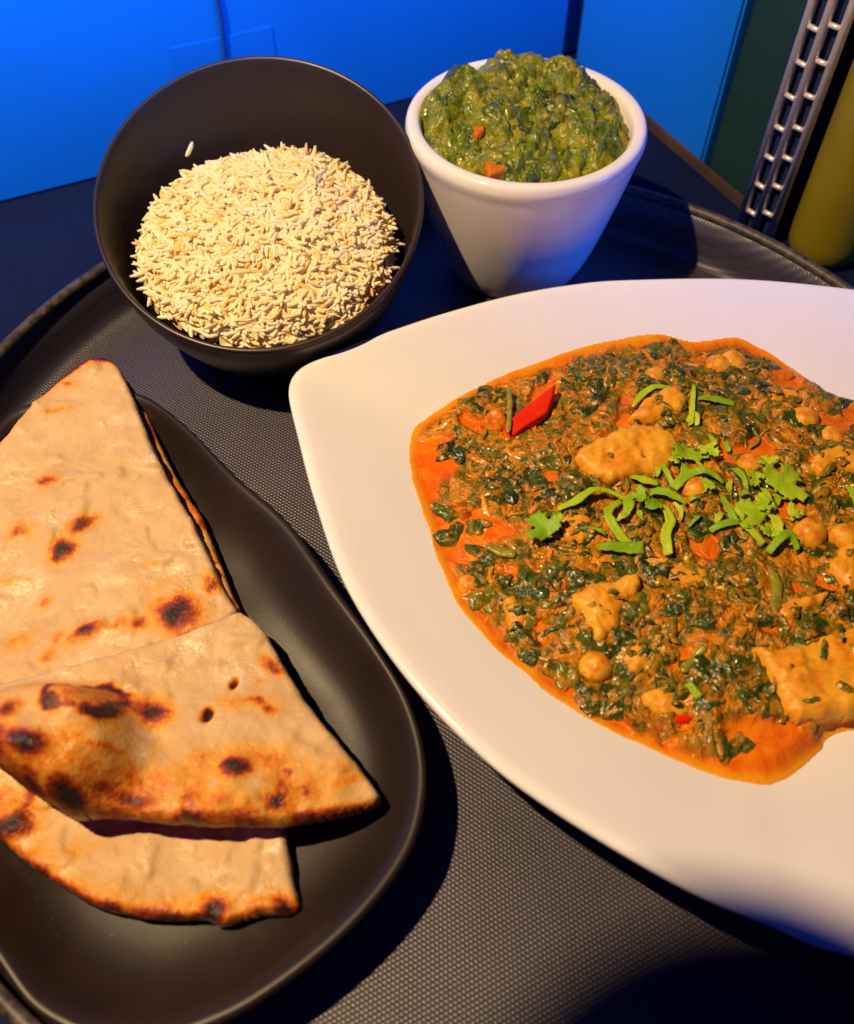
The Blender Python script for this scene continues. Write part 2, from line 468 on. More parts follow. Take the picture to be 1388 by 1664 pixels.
# the left wall stops short of the corner: a dark joint shows between the two panels
tag(quad_box('wall_left', CORNER + DL * 0.006, DL, 1.3, 0.03, -0.006, 0.17, M['blue'], out=NL), kind='structure')
tag(quad_box('wall_right', CORNER + DR * 0.004, DR, 0.127, 0.03, -0.006, 0.17, M['blue'], out=NR), kind='structure')
tag(quad_box('wall_joint', CORNER - DL * 0.03 + NL * 0.006, DL, 0.06, 0.03, -0.006, 0.17, M['blue_joint'], out=NL), kind='structure')
G1 = CORNER + DR * 0.132 + NR * 0.004
tag(quad_box('wall_green', G1, DR, 0.047, 0.03, -0.006, 0.17, M['green_wall'], out=NR), kind='structure')
tag(quad_box('wall_far_green', G1 + DR * 0.047 + NR * 0.004, Vector((0.98, -0.199, 0)), 0.9, 0.03, -0.006, 0.17, M['green_wall'], out=Vector((0.199, 0.98, 0))), kind='structure')
tag(quad_box('wall_trim', CORNER + DR * 0.05 - NR * 0.003, DR, 0.128, 0.0028, -0.006, 0.000, M['trim'], out=NR), kind='structure')

# cable hanging on the left wall
p0 = CORNER + DL * 0.2155 - NL * 0.0018
cab = [p0 + DL * (0.0012 * math.sin(z * 60) + 0.25 * max(z - 0.06, 0) ** 1.5) + Vector((0, 0, z)) for z in np.linspace(0.0, 0.14, 24)]
tag(tube('wall_cable', [tuple(c) for c in cab], 0.0011, 8, M['blue_joint']), 'thin dark cable running up the blue wall behind the rice bowl', 'cable')
sp = empty('wall_plate', CORNER + DL * 0.2157 + Vector((0, 0, 0.027)))
o = quad_box('cover', DL * -0.0272, DL, 0.0544, 0.0007, -0.026, 0.0265, M['blue'], sp, out=-NL)
for k in (-1, 1):
    tube('screw', [tuple(DL * (k * 0.022) - NL * 0.0005), tuple(DL * (k * 0.022) - NL * 0.0014)], 0.0014, 10, M['blue_joint'], sp)
tag(sp, 'flat blue cover plate on the blue wall beside the dark cable', 'cover plate')

# ------------------------------------------------------------------ serving tray
TC = (0.0140, 0.2000)
tray = empty('serving_tray', (TC[0], TC[1], 0))
def local(parent, o):
    o.parent = parent
    return o
revolve('base', [(0.0, 0.0), (0.120, 0.0), (0.180, 0.0), (0.1945, 0.0), (0.1968, 0.0005), (0.1985, 0.0018), (0.1997, 0.005), (0.2012, 0.012), (0.2030, 0.0215), (0.2062, 0.0225), (0.2052, 0.012), (0.2035, 0.000), (0.2005, -0.004), (0.196, -0.0058), (0.0, -0.0058)], 256, M['tray'], tray)
lip = []
for k in range(13):
    a = math.pi * (1.15 - 1.3 * k / 12)
    lip.append((0.2048 + 0.0024 * math.cos(a), 0.0228 + 0.0024 * math.sin(a)))
revolve('lip', lip + [lip[0]], 256, M['tray_lip'], tray)
tag(tray, 'large round black tray with woven non-slip surface under all the dishes', 'tray')

# ------------------------------------------------------------------ a plate from an outline and a profile of (scale, height)
def loft_plate(name, outline, center, prof, m, parent=None, n=240):
    out = resample(np.array(outline), n) - np.array(center)
    V = []; F = []
    k = len(prof)
    for s, z in prof:
        ins = 0.0
        if isinstance(s, tuple): s, ins = s
        q = out * s
        L = np.hypot(*q.T)
        q = q * ((L - ins) / np.maximum(L, 1e-9))[:, None]
        V += [(float(x), float(y), z) for x, y in q]
    for a in range(k - 1):
        for i in range(n):
            j = (i + 1) % n
            F.append([a * n + i, a * n + j, (a + 1) * n + j, (a + 1) * n + i])
    F.append([i for i in range(n)]); F.append([(k - 1) * n + i for i in range(n)])
    o = mesh(name, V, F, True, None, m, parent)
    bm = bmesh.new(); bm.from_mesh(o.data); bmesh.ops.recalc_face_normals(bm, faces=bm.faces); bm.to_mesh(o.data); bm.free()
    o.data.polygons.foreach_set('use_smooth', np.ones(len(o.data.polygons), bool))
    return o

# white rounded-triangular plate
WC = np.array((0.114, 0.208))
w_out = [(-0.0527,0.2508), (-0.0495,0.2564), (-0.0431,0.2612), (-0.0330,0.2677), (-0.0170,0.2762), (0.0015,0.2853), (0.0208,0.2935), (0.0404,0.3004), (0.0616,0.3055), (0.0828,0.3083), (0.1328,0.3091), (0.1802,0.3024)] + [(0.222, 0.292), (0.250, 0.268), (0.268, 0.232), (0.274, 0.180), (0.266, 0.120), (0.246, 0.074), (0.214, 0.046), (0.170, 0.037)] + [(0.1099,0.0459), (0.0889,0.0536), (0.0671,0.0633), (0.0357,0.0830), (0.0137,0.1010), (-0.0084,0.1267), (-0.0272,0.1579), (-0.0399,0.1933), (-0.0478,0.2212), (-0.0515,0.2350), (-0.0532,0.2436)]
w_out = catmull(w_out, 14)
wprof_in = [(1.0, 0.0335), (0.93, 0.0302), (0.86, 0.0263), (0.80, 0.0225), (0.74, 0.0188), (0.68, 0.0157), (0.60, 0.0131), (0.45, 0.0118), (0.0, 0.0115)]
white_plate = empty('dinner_plate', (WC[0], WC[1], 0))
wp = [(0.0001, 0.0060), (0.40, 0.0060), (0.43, 0.0), (0.46, 0.0), (0.50, 0.0045), (0.66, 0.0085), (0.80, 0.0165), (0.93, 0.0250), (0.975, 0.0284), (0.992, 0.0300), (0.999, 0.0314), (1.0, 0.0324), (0.997, 0.0334), (0.988, 0.0339), (0.97, 0.0333)] + [p for p in wprof_in[1:-1]] + [(0.2, 0.0116), (0.0001, 0.0115)]
loft_plate('dish', w_out, WC, wp, M['white'], white_plate, 300)
tag(white_plate, 'white ceramic plate with rounded corners holding the chicken curry', 'plate')
_wpol = resample(w_out, 720) - WC
_wang = np.arctan2(_wpol[:, 1], _wpol[:, 0]); _wrad = np.hypot(*_wpol.T)
_o = np.argsort(_wang); _wang = _wang[_o]; _wrad = _wrad[_o]
def plate_s(x, y):
    dx = x - WC[0]; dy = y - WC[1]
    return np.hypot(dx, dy) / np.interp(np.arctan2(dy, dx), _wang, _wrad, period=2 * np.pi)
_ps = np.array([p[0] for p in wprof_in][::-1]); _pz = np.array([p[1] for p in wprof_in][::-1])
def plate_z(x, y):
    return np.interp(plate_s(x, y), _ps, _pz)

# black organic plate
BC = np.array((-0.092, 0.146))
b_out = [(-0.1660,0.2367), (-0.1547,0.2487)] + [(-0.1370, 0.2545)] + [(-0.1152,0.2530), (-0.0942,0.2367), (-0.0721,0.2123), (-0.0494,0.1898), (-0.0302,0.1616), (-0.0148,0.1383), (-0.0046,0.1190), (0.0000,0.0992), (-0.0021,0.0809), (-0.0093,0.0670), (-0.0223,0.0525), (-0.0393,0.0393), (-0.0544,0.0313)] + [(-0.0745, 0.0262)] + [(-0.0973,0.0322), (-0.1135,0.0451)] + [(-0.145, 0.078), (-0.163, 0.115), (-0.173, 0.155), (-0.1745, 0.195)]
b_out = catmull(b_out, 12)
black_plate = empty('side_plate', (BC[0], BC[1], 0))
bp = [(0.0001, 0.0025), (0.55, 0.0025), (0.60, 0.0), (0.66, 0.0), (0.72, 0.004), ((1.0, 0.008), 0.0120), ((1.0, 0.0022), 0.0185), ((1.0, 0.0003), 0.0206), (1.0, 0.0216), ((1.0, 0.0006), 0.0228), ((1.0, 0.0018), 0.0232), ((1.0, 0.0034), 0.0226),
      ((1.0, 0.0056), 0.0208), ((1.0, 0.0080), 0.0178), ((1.0, 0.0105), 0.0149), ((1.0, 0.0135), 0.0122), ((1.0, 0.0170), 0.0100), ((1.0, 0.0215), 0.0083), ((1.0, 0.0275), 0.0071), ((1.0, 0.0350), 0.0064), (0.5, 0.0061), (0.3, 0.0060), (0.0001, 0.0060)]
loft_plate('dish', b_out, BC, bp, M['black_glaze'], black_plate, 280)
tag(black_plate, 'black glazed irregular oval plate carrying the cut naan bread', 'plate')

# ------------------------------------------------------------------ rice bowl with a slanted rim
RB = (-0.0680, 0.3220)
bowl = empty('rice_bowl', (RB[0], RB[1], 0))
RZ = 0.0640; RS = 0.0220 / 0.0660
def bowl_r(t):
    return 0.0415 + (0.0665 - 0.0415) * (1 - (1 - t) ** 1.6)
prof_t = [0.0, 0.02, 0.06, 0.12, 0.2, 0.3, 0.42, 0.55, 0.68, 0.8, 0.9, 0.97]
bprof = [(0.0, 0.0), (0.037, 0.0), (0.0405, 0.0005)] + [(bowl_r(t), 0.002 + t * RZ) for t in prof_t[1:]] + [(0.0668, 0.0642), (0.0665, 0.0652), (0.0657, 0.0656), (0.0649, 0.0650), (0.0643, 0.0632)] + [(bowl_r(t) - 0.0028, 0.002 + t * RZ) for t in prof_t[::-1][1:-2]] + [(0.020, 0.0065), (0.0, 0.006)]
def slant(T, r, z):
    return z * (1 + RS * 0.0660 * np.sin(T - R(4)) / RZ * np.clip(r / 0.0660, 0, 1.02))
revolve('body', bprof, 160, M['black_bowl'], bowl, rim_fn=slant)
tag(bowl, 'deep black bowl with slanted rim filled with boiled rice', 'bowl')

# rice heap: a lumpy core and thousands of separate grains in one mass
RCX, RCY = -0.0668, 0.3142
RR = 0.0556
def rice_top(x, y):
    d = np.hypot(x - RCX, (y - RCY) * 1.06) / RR
    base = 0.0475 + 0.17 * (y - RCY)
    dome = 0.0145 * np.clip(1 - d ** 2.6, -1, 1)
    return base + dome + 0.0032 * fbm(x * 80, y * 80, seed=3, octaves=3) - 0.010 * smooth(0.86, 1.08, d)
def grain_template():
    ring = 8; ts = np.array([-1, -0.9, -0.6, -0.2, 0.2, 0.6, 0.9, 1.0])
    V = []
    for t in ts:
        w = max(0.16, (1 - abs(t) ** 4.5)) ** 0.55
        for k in range(ring):
            a = 2 * math.pi * k / ring
            V.append((t, w * math.cos(a), w * math.sin(a)))
    F = []
    for i in range(len(ts) - 1):
        for k in range(ring):
            F.append([i * ring + k, i * ring + (k + 1) % ring, (i + 1) * ring + (k + 1) % ring, (i + 1) * ring + k])
    F.append(list(range(ring))[::-1]); F.append([(len(ts) - 1) * ring + k for k in range(ring)])
    return np.array(V), F
GV, GF = grain_template()
def grains(centers, lens, wid, yaw, pitch, bend):
    V = []; F = []; tone = []
    for i, c in enumerate(centers):
        v = GV.copy()
        t = v[:, 0].copy()
        v[:, 0] *= lens[i]; v[:, 1] *= wid[i]; v[:, 2] *= wid[i] * 0.92
        v[:, 1] += bend[i] * (t * t - 0.3)
        cp, sp_ = math.cos(pitch[i]), math.sin(pitch[i]); cy, sy = math.cos(yaw[i]), math.sin(yaw[i])
        x = v[:, 0] * cp - v[:, 2] * sp_; z = v[:, 0] * sp_ + v[:, 2] * cp
        V.append(np.c_[c[0] + x * cy - v[:, 1] * sy, c[1] + x * sy + v[:, 1] * cy, c[2] + z])
        off = i * len(GV)
        F += [[q + off for q in f] for f in GF]
        tone.append(np.full(len(GV), rng.random()))
    return np.vstack(V), F, np.concatenate(tone)
N = 3200
th = rng.random(N) * 2 * np.pi; rr = RR * 0.955 * np.sqrt(rng.random(N))
gx = RCX + rr * np.cos(th); gy = RCY + rr * np.sin(th) / 1.06
gz = rice_top(gx, gy) + rng.normal(0.0004, 0.0006, N)
pit = rng.normal(0, 0.20, N)
up = rng.random(N) < 0.045
pit[up] = rng.uniform(0.5, 1.2, up.sum())
V, F, tone = grains(np.c_[gx, gy, gz], rng.uniform(0.0036, 0.0054, N), rng.uniform(0.00080, 0.00100, N), np.where(rr > RR * 0.86, th + 1.57 + rng.normal(0, 0.5, N), rng.random(N) * 6.28), pit, rng.normal(0, 0.0011, N))
# the core below the grains
X, Y, S, Fq = grid_region(np.c_[RCX + RR * 0.96 * np.cos(np.linspace(0, 6.28, 60, endpoint=False)), RCY + RR * 0.91 * np.sin(np.linspace(0, 6.28, 60, endpoint=False))], 0.0016)
Zc = rice_top(X, Y) + 0.0003 + 0.0006 * vnoise(X * 500, Y * 500, seed=5)
dd = np.hypot(X - RCX, Y - RCY) / RR
Zc = Zc - 0.004 * smooth(0.90, 0.96, dd)
nb = len(V)
V = np.vstack([V, np.c_[X, Y, Zc]]); F = F + (Fq + nb).tolist(); tone = np.r_[tone, 0.02 + 0.25 * np.clip(vnoise(X * 300, Y * 300, seed=9), 0, 1)]  # core toned orange: warm light bounced between grains, put into the colour
rice = mesh('boiled_rice', V, F, True, {'tone': tone}, M['rice'])
tag(rice, 'heap of fluffy boiled long grain rice in the black bowl', 'rice', kind='stuff')
def stray(loc, yaw, pitch, label):
    v, f, tn = grains([(0, 0, 0)], [0.0034], [0.0010], [yaw], [pitch], [0.0004])
    o = mesh('rice_grain', v, f, True, {'tone': tn}, M['rice'])
    o.location = loc
    return tag(o, label, 'rice grain')

# ------------------------------------------------------------------ thick white cup of creamed spinach
CUP = (0.0420, 0.3625)
cup = empty('ramekin', (CUP[0], CUP[1], 0))
cprof = [(0.0, 0.0012), (0.022, 0.001), (0.0250, 0.0), (0.0280, 0.0004), (0.0308, 0.0022), (0.0330, 0.0060), (0.0357, 0.0125), (0.0395, 0.0240), (0.0433, 0.0380), (0.0470, 0.0530), (0.0491, 0.0620), (0.0500, 0.0660), (0.0509, 0.0690), (0.0513, 0.0712), (0.0510, 0.0732), (0.0502, 0.0746), (0.0488, 0.0752), (0.0470, 0.0751), (0.0456, 0.0744), (0.0447, 0.0726), (0.0440, 0.0690), (0.0410, 0.055), (0.032, 0.012), (0.0, 0.010)]
cp_ = catmull(cprof, 3, closed=False); cp_[:, 0] = np.maximum(cp_[:, 0], 0)
revolve('body', [tuple(p) for p in cp_], 160, M['white'], cup)
tag(cup, 'thick walled white ceramic cup heaped with green spinach', 'cup')

def cup_top(x, y):
    dx = x - CUP[0]; dy = y - CUP[1]
    d = np.hypot(dx, dy) / 0.0445
    z = 0.0700 + 0.0085 * np.clip(1 - d ** 3.4, -0.4, 1) + 0.10 * dy
    z = z + 0.0075 * np.exp(-((dx + 0.030) ** 2 + (dy - 0.018) ** 2) / 0.00012) + 0.0055 * np.exp(-((dx + 0.004) ** 2 + (dy - 0.026) ** 2) / 0.00016) + 0.0040 * np.exp(-((dx - 0.020) ** 2 + (dy - 0.024) ** 2) / 0.00008)
    n = fbm(x * 120, y * 120, seed=11, octaves=4, gain=0.5)
    rid = 1 - np.abs(fbm(x * 170, y * 170, seed=23, octaves=3, gain=0.55)) * 2
    return z + 0.0058 * n + 0.0026 * rid - 0.0012

# crumpled leaf scraps, many in one mass
def scraps(cx, cy, zfn, sizes, elong, yaw, tone, lift, seed, wrinkle=0.25, sink=0.4):
    m = len(cx); nr = 13
    a = np.linspace(0, 2 * np.pi, nr, endpoint=False)
    ph = rng.random((m, 3)) * 6.28
    rad = 1 + 0.22 * np.sin(2 * a + ph[:, :1]) + 0.17 * np.sin(3 * a + ph[:, 1:2]) + 0.10 * np.sin(5 * a + ph[:, 2:]) + 0.05 * rng.normal(size=(m, nr))
    ux = np.concatenate([np.zeros((m, 1)), 0.5 * rad * np.cos(a), rad * np.cos(a)], 1) * (sizes * elong)[:, None]
    uy = np.concatenate([np.zeros((m, 1)), 0.5 * rad * np.sin(a), rad * np.sin(a)], 1) * sizes[:, None]
    ca, sa = np.cos(yaw)[:, None], np.sin(yaw)[:, None]
    x = cx[:, None] + ux * ca - uy * sa; y = cy[:, None] + ux * sa + uy * ca
    z = zfn(x.ravel(), y.ravel()).reshape(x.shape)
    z = 0.8 * z + 0.2 * z[:, :1] + lift[:, None] + sizes[:, None] * wrinkle * 0.6 * rng.normal(size=x.shape)
    z[:, nr + 1:] -= sizes[:, None] * sink
    k = np.arange(nr); k2 = (k + 1) % nr
    tri = np.c_[np.zeros(nr, int), 1 + k, 1 + k2]
    quad = np.c_[1 + k, nr + 1 + k, nr + 1 + k2, 1 + k2]
    off = np.arange(m) * (2 * nr + 1)
    F = (tri[None] + off[:, None, None]).reshape(-1, 3).tolist() + (quad[None] + off[:, None, None]).reshape(-1, 4).tolist()
    T = tone[:, None] + rng.normal(0, 0.06, x.shape)
    return np.c_[x.ravel(), y.ravel(), z.ravel()], F, np.clip(T.ravel(), 0, 1)

def leaf_sheets(c, size, zfn, tone0=0.30, lift=0.0006, sink=0.0030):
    """wilted leaves: finely folded sheets that follow the heap and dive into it at their edges"""
    m = len(c); nr, na = 7, 20
    a = np.linspace(0, 2 * np.pi, na, endpoint=False)
    ph = rng.random((m, 4)) * 6.28
    rad = 1 + 0.26 * np.sin(2 * a + ph[:, :1]) + 0.18 * np.sin(3 * a + ph[:, 1:2]) + 0.12 * np.sin(5 * a + ph[:, 2:3])
    rr_ = np.linspace(0.03, 1, nr)
    ux = (rr_[None, :, None] * (rad * np.cos(a))[:, None, :] * (size * rng.uniform(1.0, 1.6, m))[:, None, None]).reshape(m, -1)
    uy = (rr_[None, :, None] * (rad * np.sin(a))[:, None, :] * size[:, None, None]).reshape(m, -1)
    yaw = rng.random(m) * 6.28; ca, sa = np.cos(yaw)[:, None], np.sin(yaw)[:, None]
    x = c[:, :1] + ux * ca - uy * sa; y = c[:, 1:] + ux * sa + uy * ca
    edge = np.repeat(rr_, na)[None, :]
    z0 = zfn(x.ravel(), y.ravel()).reshape(x.shape)
    o = rng.random((m, 1)) * 50
    fold = 1 - 2 * np.abs(fbm(ux * 330 + o, uy * 70 - o + 0.6 * np.sin(ux * 500), seed=301, octaves=2))
    fine = fbm(ux * 900 + o, uy * 900, seed=303, octaves=2)
    z = 0.75 * z0 + 0.25 * z0.mean(1, keepdims=True) + lift + 0.0010 * fold + 0.00020 * fine - sink * np.clip(edge - 0.72, 0, 1) / 0.28
    T = np.clip(rng.normal(tone0, 0.14, (m, 1)) + 0.16 * fold * 0.6 + 0.30 * fbm(ux * 160 + o, uy * 160, seed=305, octaves=2) + 0.45 * np.clip(edge - 0.8, 0, 1), 0, 1)
    F = []
    for i in range(nr - 1):
        k = np.arange(na); k2 = (k + 1) % na
        F.append(np.c_[i * na + k, (i + 1) * na + k, (i + 1) * na + k2, i * na + k2])
    F = np.vstack(F)
    F = (F[None] + (np.arange(m) * nr * na)[:, None, None]).reshape(-1, 4).tolist()
    return np.c_[x.ravel(), y.ravel(), z.ravel()], F, T.ravel()

X, Y, S, Fq = grid_region(np.c_[CUP[0] + 0.0452 * np.cos(np.linspace(0, 6.28, 60, endpoint=False)), CUP[1] + 0.0452 * np.sin(np.linspace(0, 6.28, 60, endpoint=False))], 0.0007)
Zc = cup_top(X, Y) - 0.004 * smooth(0.003, 0.0, S)
tn = 0.52 + 0.42 * fbm(X * 130, Y * 130, seed=31, octaves=3) + 0.25 * smooth(0.0, 0.02, X - CUP[0] - 0.014)
nb = len(X)
n = 120
th = rng.random(n) * 6.283; rr = 0.0415 * np.sqrt(rng.random(n))
sx = CUP[0] + rr * np.cos(th); sy = CUP[1] + rr * np.sin(th)
V2, F2, T2 = scraps(sx, sy, cup_top, rng.uniform(0.0009, 0.0030, n), rng.uniform(1.0, 1.9, n), rng.random(n) * 6.28, np.clip(rng.normal(0.50, 0.26, n), 0, 1), rng.uniform(-0.0008, 0.0014, n), 1, 0.36, 0.6)
m = 95
th = rng.random(m) * 6.283; rr = 0.0375 * np.sqrt(rng.random(m))
V4, F4, T4 = leaf_sheets(np.c_[CUP[0] + rr * np.cos(th), CUP[1] + rr * np.sin(th)], rng.uniform(0.0034, 0.0075, m), cup_top, 0.52, 0.0012, 0.0036)
V = np.vstack([np.c_[X, Y, Zc], V2, V4]); F = Fq.tolist() + [[q + nb for q in f] for f in F2] + [[q + nb + len(V2) for q in f] for f in F4]; T2 = np.r_[T2, T4]
tag(mesh('creamed_spinach', V, F, True, {'tone': np.clip(np.r_[tn, T2], 0, 1)}, M['saag']), 'mound of chopped creamed spinach heaped in the white cup', 'spinach', kind='stuff')

def chunk(name, poly, zfn, height, m, cell=0.0008, sink=0.004, rough=0.0006, seed=0, round_w=0.004, rot=0.0, lump=0.0018, soft=True):
    """a solid lump with a flat-ish top standing on a surface; outline in world xy; its own x axis turned by rot"""
    poly = np.array(poly); c = poly.mean(0)
    poly = catmull(poly - c, 6) if soft else resample(poly - c, 120)
    if soft:
        dd_ = np.hypot(*poly.T)[:, None]
        poly = poly * (1 + (0.0016 * fbm((poly[:, 0] + c[0]) * 330, (poly[:, 1] + c[1]) * 330, seed=seed + 2, octaves=3))[:, None] / dd_)
    ca, sa = math.cos(rot), math.sin(rot)
    poly = poly @ np.array([[ca, -sa], [sa, ca]])
    z0 = float(zfn(np.array([c[0]]), np.array([c[1]]))[0])
    def top(x, y, s):
        e = np.clip(s / round_w, 0, 1)
        return height * np.sqrt(np.clip(1 - (1 - e) ** 2, 0, 1)) + rough * fbm(x * 160, y * 1100, seed=seed, octaves=3) + lump * fbm(x * 150, y * 150, seed=seed + 5, octaves=3)
    o = slab_mesh(name, poly, cell, top, lambda x, y, s: np.full_like(x, -sink), None, m)
    o.location = (c[0], c[1], z0); o.rotation_euler.z = rot
    return o

o = chunk('carrot_piece', [(0.0227,0.3337), (0.0342,0.3372), (0.0352,0.3278), (0.0244,0.3219)], cup_top, 0.0036, M['carrot'], 0.0005, round_w=0.0014, lump=0.0004, rough=0.0002, soft=False)
o.location.z -= 0.0022
tag(o, 'orange carrot chunk at the front of the creamed spinach', 'carrot')
o = chunk('carrot_piece', [(0.0193,0.3511), (0.0236,0.3511), (0.0234,0.3461), (0.0196,0.3457)], cup_top, 0.0030, M['carrot'], 0.0005, round_w=0.001, lump=0.0003)
tag(o, 'tiny orange carrot speck higher up in the creamed spinach', 'carrot')

# ------------------------------------------------------------------ curry
sauce_out = [(0.0015,0.2464), (0.0164,0.2578), (0.0395,0.2703), (0.0633,0.2808)] + [(0.0922,0.2875), (0.1100,0.2857), (0.1283,0.2868), (0.1402,0.2820), (0.1536,0.2733), (0.1716,0.2576)] + [(0.200, 0.246), (0.214, 0.205), (0.216, 0.160), (0.200, 0.125)] + [(0.1346,0.1146), (0.1236,0.1081), (0.1142,0.1008), (0.1068,0.0972), (0.1000,0.0960), (0.0856,0.0989), (0.0680,0.1069), (0.0461,0.1183), (0.0313,0.1311), (0.0213,0.1411), (0.0107,0.1551), (0.0060,0.1674), (0.0013,0.1842), (-0.0027,0.1993)] + [(-0.0056,0.2121), (-0.0069,0.2256), (-0.0053,0.2382)]
sauce_out = catmull(sauce_out, 8)
sauce_out = sauce_out + 0.0009 * np.c_[fbm(sauce_out[:, 0] * 90, sauce_out[:, 1] * 90, seed=36, octaves=3), fbm(sauce_out[:, 0] * 90, sauce_out[:, 1] * 90, seed=37, octaves=3)]
def curry_sd(x, y):
    return signed_dist(np.asarray(x, float), np.asarray(y, float), sauce_out)[0]
POOLS = [(0.0026,0.2230), (-0.0009,0.2067), (0.1031,0.1036), (0.1130,0.1055), (0.0908,0.0984), (0.0408,0.1271), (0.0587,0.1115), (0.0057,0.1792)]
POOLR = [0.011, 0.006, 0.013, 0.010, 0.008, 0.006, 0.005, 0.005]
def mash_mask(x, y, sd):
    m = smooth(0.0018, 0.0075, sd + 0.0030 * fbm(x * 80, y * 80, seed=41, octaves=3))
    for (px, py), r in zip(POOLS, POOLR):
        m = m * smooth(0.75, 1.25, np.hypot(x - px, y - py) / r + 0.25 * fbm(x * 140, y * 140, seed=43, octaves=2))
    return m * (1 - 0.85 * smooth(0.20, 0.38, fbm(x * 62, y * 62, seed=401, octaves=3)))
def curry_z(x, y, sd=None):
    if sd is None: sd = curry_sd(x, y)
    m = mash_mask(x, y, sd)
    pz = plate_z(x, y)
    level = 0.0186 + 0.0055 * smooth(0.0, 0.045, sd)
    rid = 1 - 2 * np.abs(fbm(x * 85, y * 85, seed=51, octaves=3, gain=0.55))
    bumps = m * (0.0034 * fbm(x * 60, y * 60, seed=47, octaves=4, gain=0.6) + 0.0013 * rid + 0.0009 * fbm(x * 330, y * 330, seed=53, octaves=3, gain=0.6) + 0.0008)
    inner = np.maximum(level, pz + 0.0008) + bumps
    w = smooth(0.0, 0.008, sd)
    return (pz + 0.0003) * (1 - w) + inner * w
X, Y, S, Fq = grid_region(sauce_out, 0.00052)
Zc = curry_z(X, Y, S)
Zc = np.where(S <= 0, plate_z(X, Y) - 0.0004, Zc)
sauce = mesh('curry_sauce', np.c_[X, Y, Zc], Fq, True, {'mash': mash_mask(X, Y, S), 'rim': smooth(0.0040, 0.0002, S + 0.0016 * fbm(X * 120, Y * 120, seed=44, octaves=2)) * 0.9}, M['sauce'])
tag(sauce, 'orange oily curry sauce with spinach mash filling the white plate', 'curry', kind='stuff')

def scatter_in_curry(n, need=0.5, margin=0.0045):
    out = []
    lo = sauce_out.min(0); hi = sauce_out.max(0)
    while len(out) < n:
        p = lo + rng.random((n, 2)) * (hi - lo)
        sd = curry_sd(p[:, 0], p[:, 1])
        m = mash_mask(p[:, 0], p[:, 1], sd)
        clump = 0.5 + 0.9 * fbm(p[:, 0] * 42, p[:, 1] * 42, seed=61, octaves=3)
        ok = (sd > margin) & (m > need) & (rng.random(n) < np.clip(clump, 0.08, 1))
        out += p[ok].tolist()
    return np.array(out[:n])
n = 900
p = scatter_in_curry(n)
V1, F1, T1 = scraps(p[:, 0], p[:, 1], curry_z, rng.uniform(0.0008, 0.0026, n), rng.uniform(1.0, 3.2, n), rng.random(n) * 6.28, np.clip(np.where(rng.random(n) < 0.38, rng.normal(0.26, 0.12, n), rng.normal(0.74, 0.14, n)), 0, 1), rng.uniform(-0.0004, 0.0006, n), 2, 0.20, 0.7)
# bigger leaf folds where the dish shows dark clumps
clumps = [(0.0113,0.2236), (0.0991,0.2799), (0.0467,0.2656), (0.0661,0.2705), (0.0826,0.2712), (0.0242,0.2677), (0.0526,0.1215), (0.0592,0.1194), (0.0878,0.1015), (0.0836,0.1044), (0.1041,0.1215), (0.1079,0.1257), (0.0113,0.1905), (0.0081,0.1988), (0.0408,0.2161), (0.0310,0.2073), (0.0195,0.2044), (0.0670,0.1502), (0.0761,0.1561), (0.0831,0.1479), (0.1028,0.1597), (0.1052,0.1561), (0.1296,0.1622), (0.1480,0.2282), (0.1431,0.2376), (0.1667,0.2540), (0.1635,0.2608), (0.1119,0.2376), (0.1191,0.2376), (0.0393,0.1646), (0.0328,0.1622), (0.0196,0.1479), (0.0351,0.1343), (0.0388,0.1311), (0.0139,0.1622), (0.0186,0.1760), (0.1072,0.2821), (0.1348,0.2784), (0.1417,0.2748), (0.1124,0.1236), (0.1221,0.1236), (0.1475,0.1988), (0.1362,0.1988), (0.1280,0.2344), (0.0161,0.2473), (0.0200,0.2540), (0.0789,0.1343), (0.0949,0.1343), (0.0858,0.1278), (0.0977,0.1093)]
cl = []
for c in clumps:
    for k in range(2):
        cl.append((c[0] + rng.normal(0, 0.0034), c[1] + rng.normal(0, 0.0026)))
cl = np.array(cl + scatter_in_curry(110, 0.7, 0.006).tolist()); cl = cl[curry_sd(cl[:, 0], cl[:, 1]) > 0.0066]
V3, F3, T3 = leaf_sheets(cl, rng.uniform(0.0030, 0.0068, len(cl)), curry_z)
V = np.vstack([V1, V3]); F = F1 + [[q + len(V1) for q in f] for f in F3]
tag(mesh('wilted_spinach', V, F, True, {'tone': np.r_[T1, T3]}, M['spinach']), 'dark wilted spinach leaves folded through the orange curry', 'spinach', kind='stuff')
# shredded chicken, onion and stalk bits
n = 240
p = scatter_in_curry(n, 0.6, 0.004)
V1, F1, T1 = scraps(p[:, 0], p[:, 1], curry_z, rng.uniform(0.0006, 0.0017, n), rng.uniform(1.3, 4.2, n), rng.random(n) * 6.28, np.clip(rng.normal(0.45, 0.22, n), 0, 1), rng.uniform(0.0000, 0.0011, n), 4, 0.32, 0.5)
tag(mesh('curry_shreds', V1, F1, True, {'tone': T1}, M['shred']), 'fine orange shreds of chicken and onion mixed in the curry', 'curry shreds', kind='stuff')

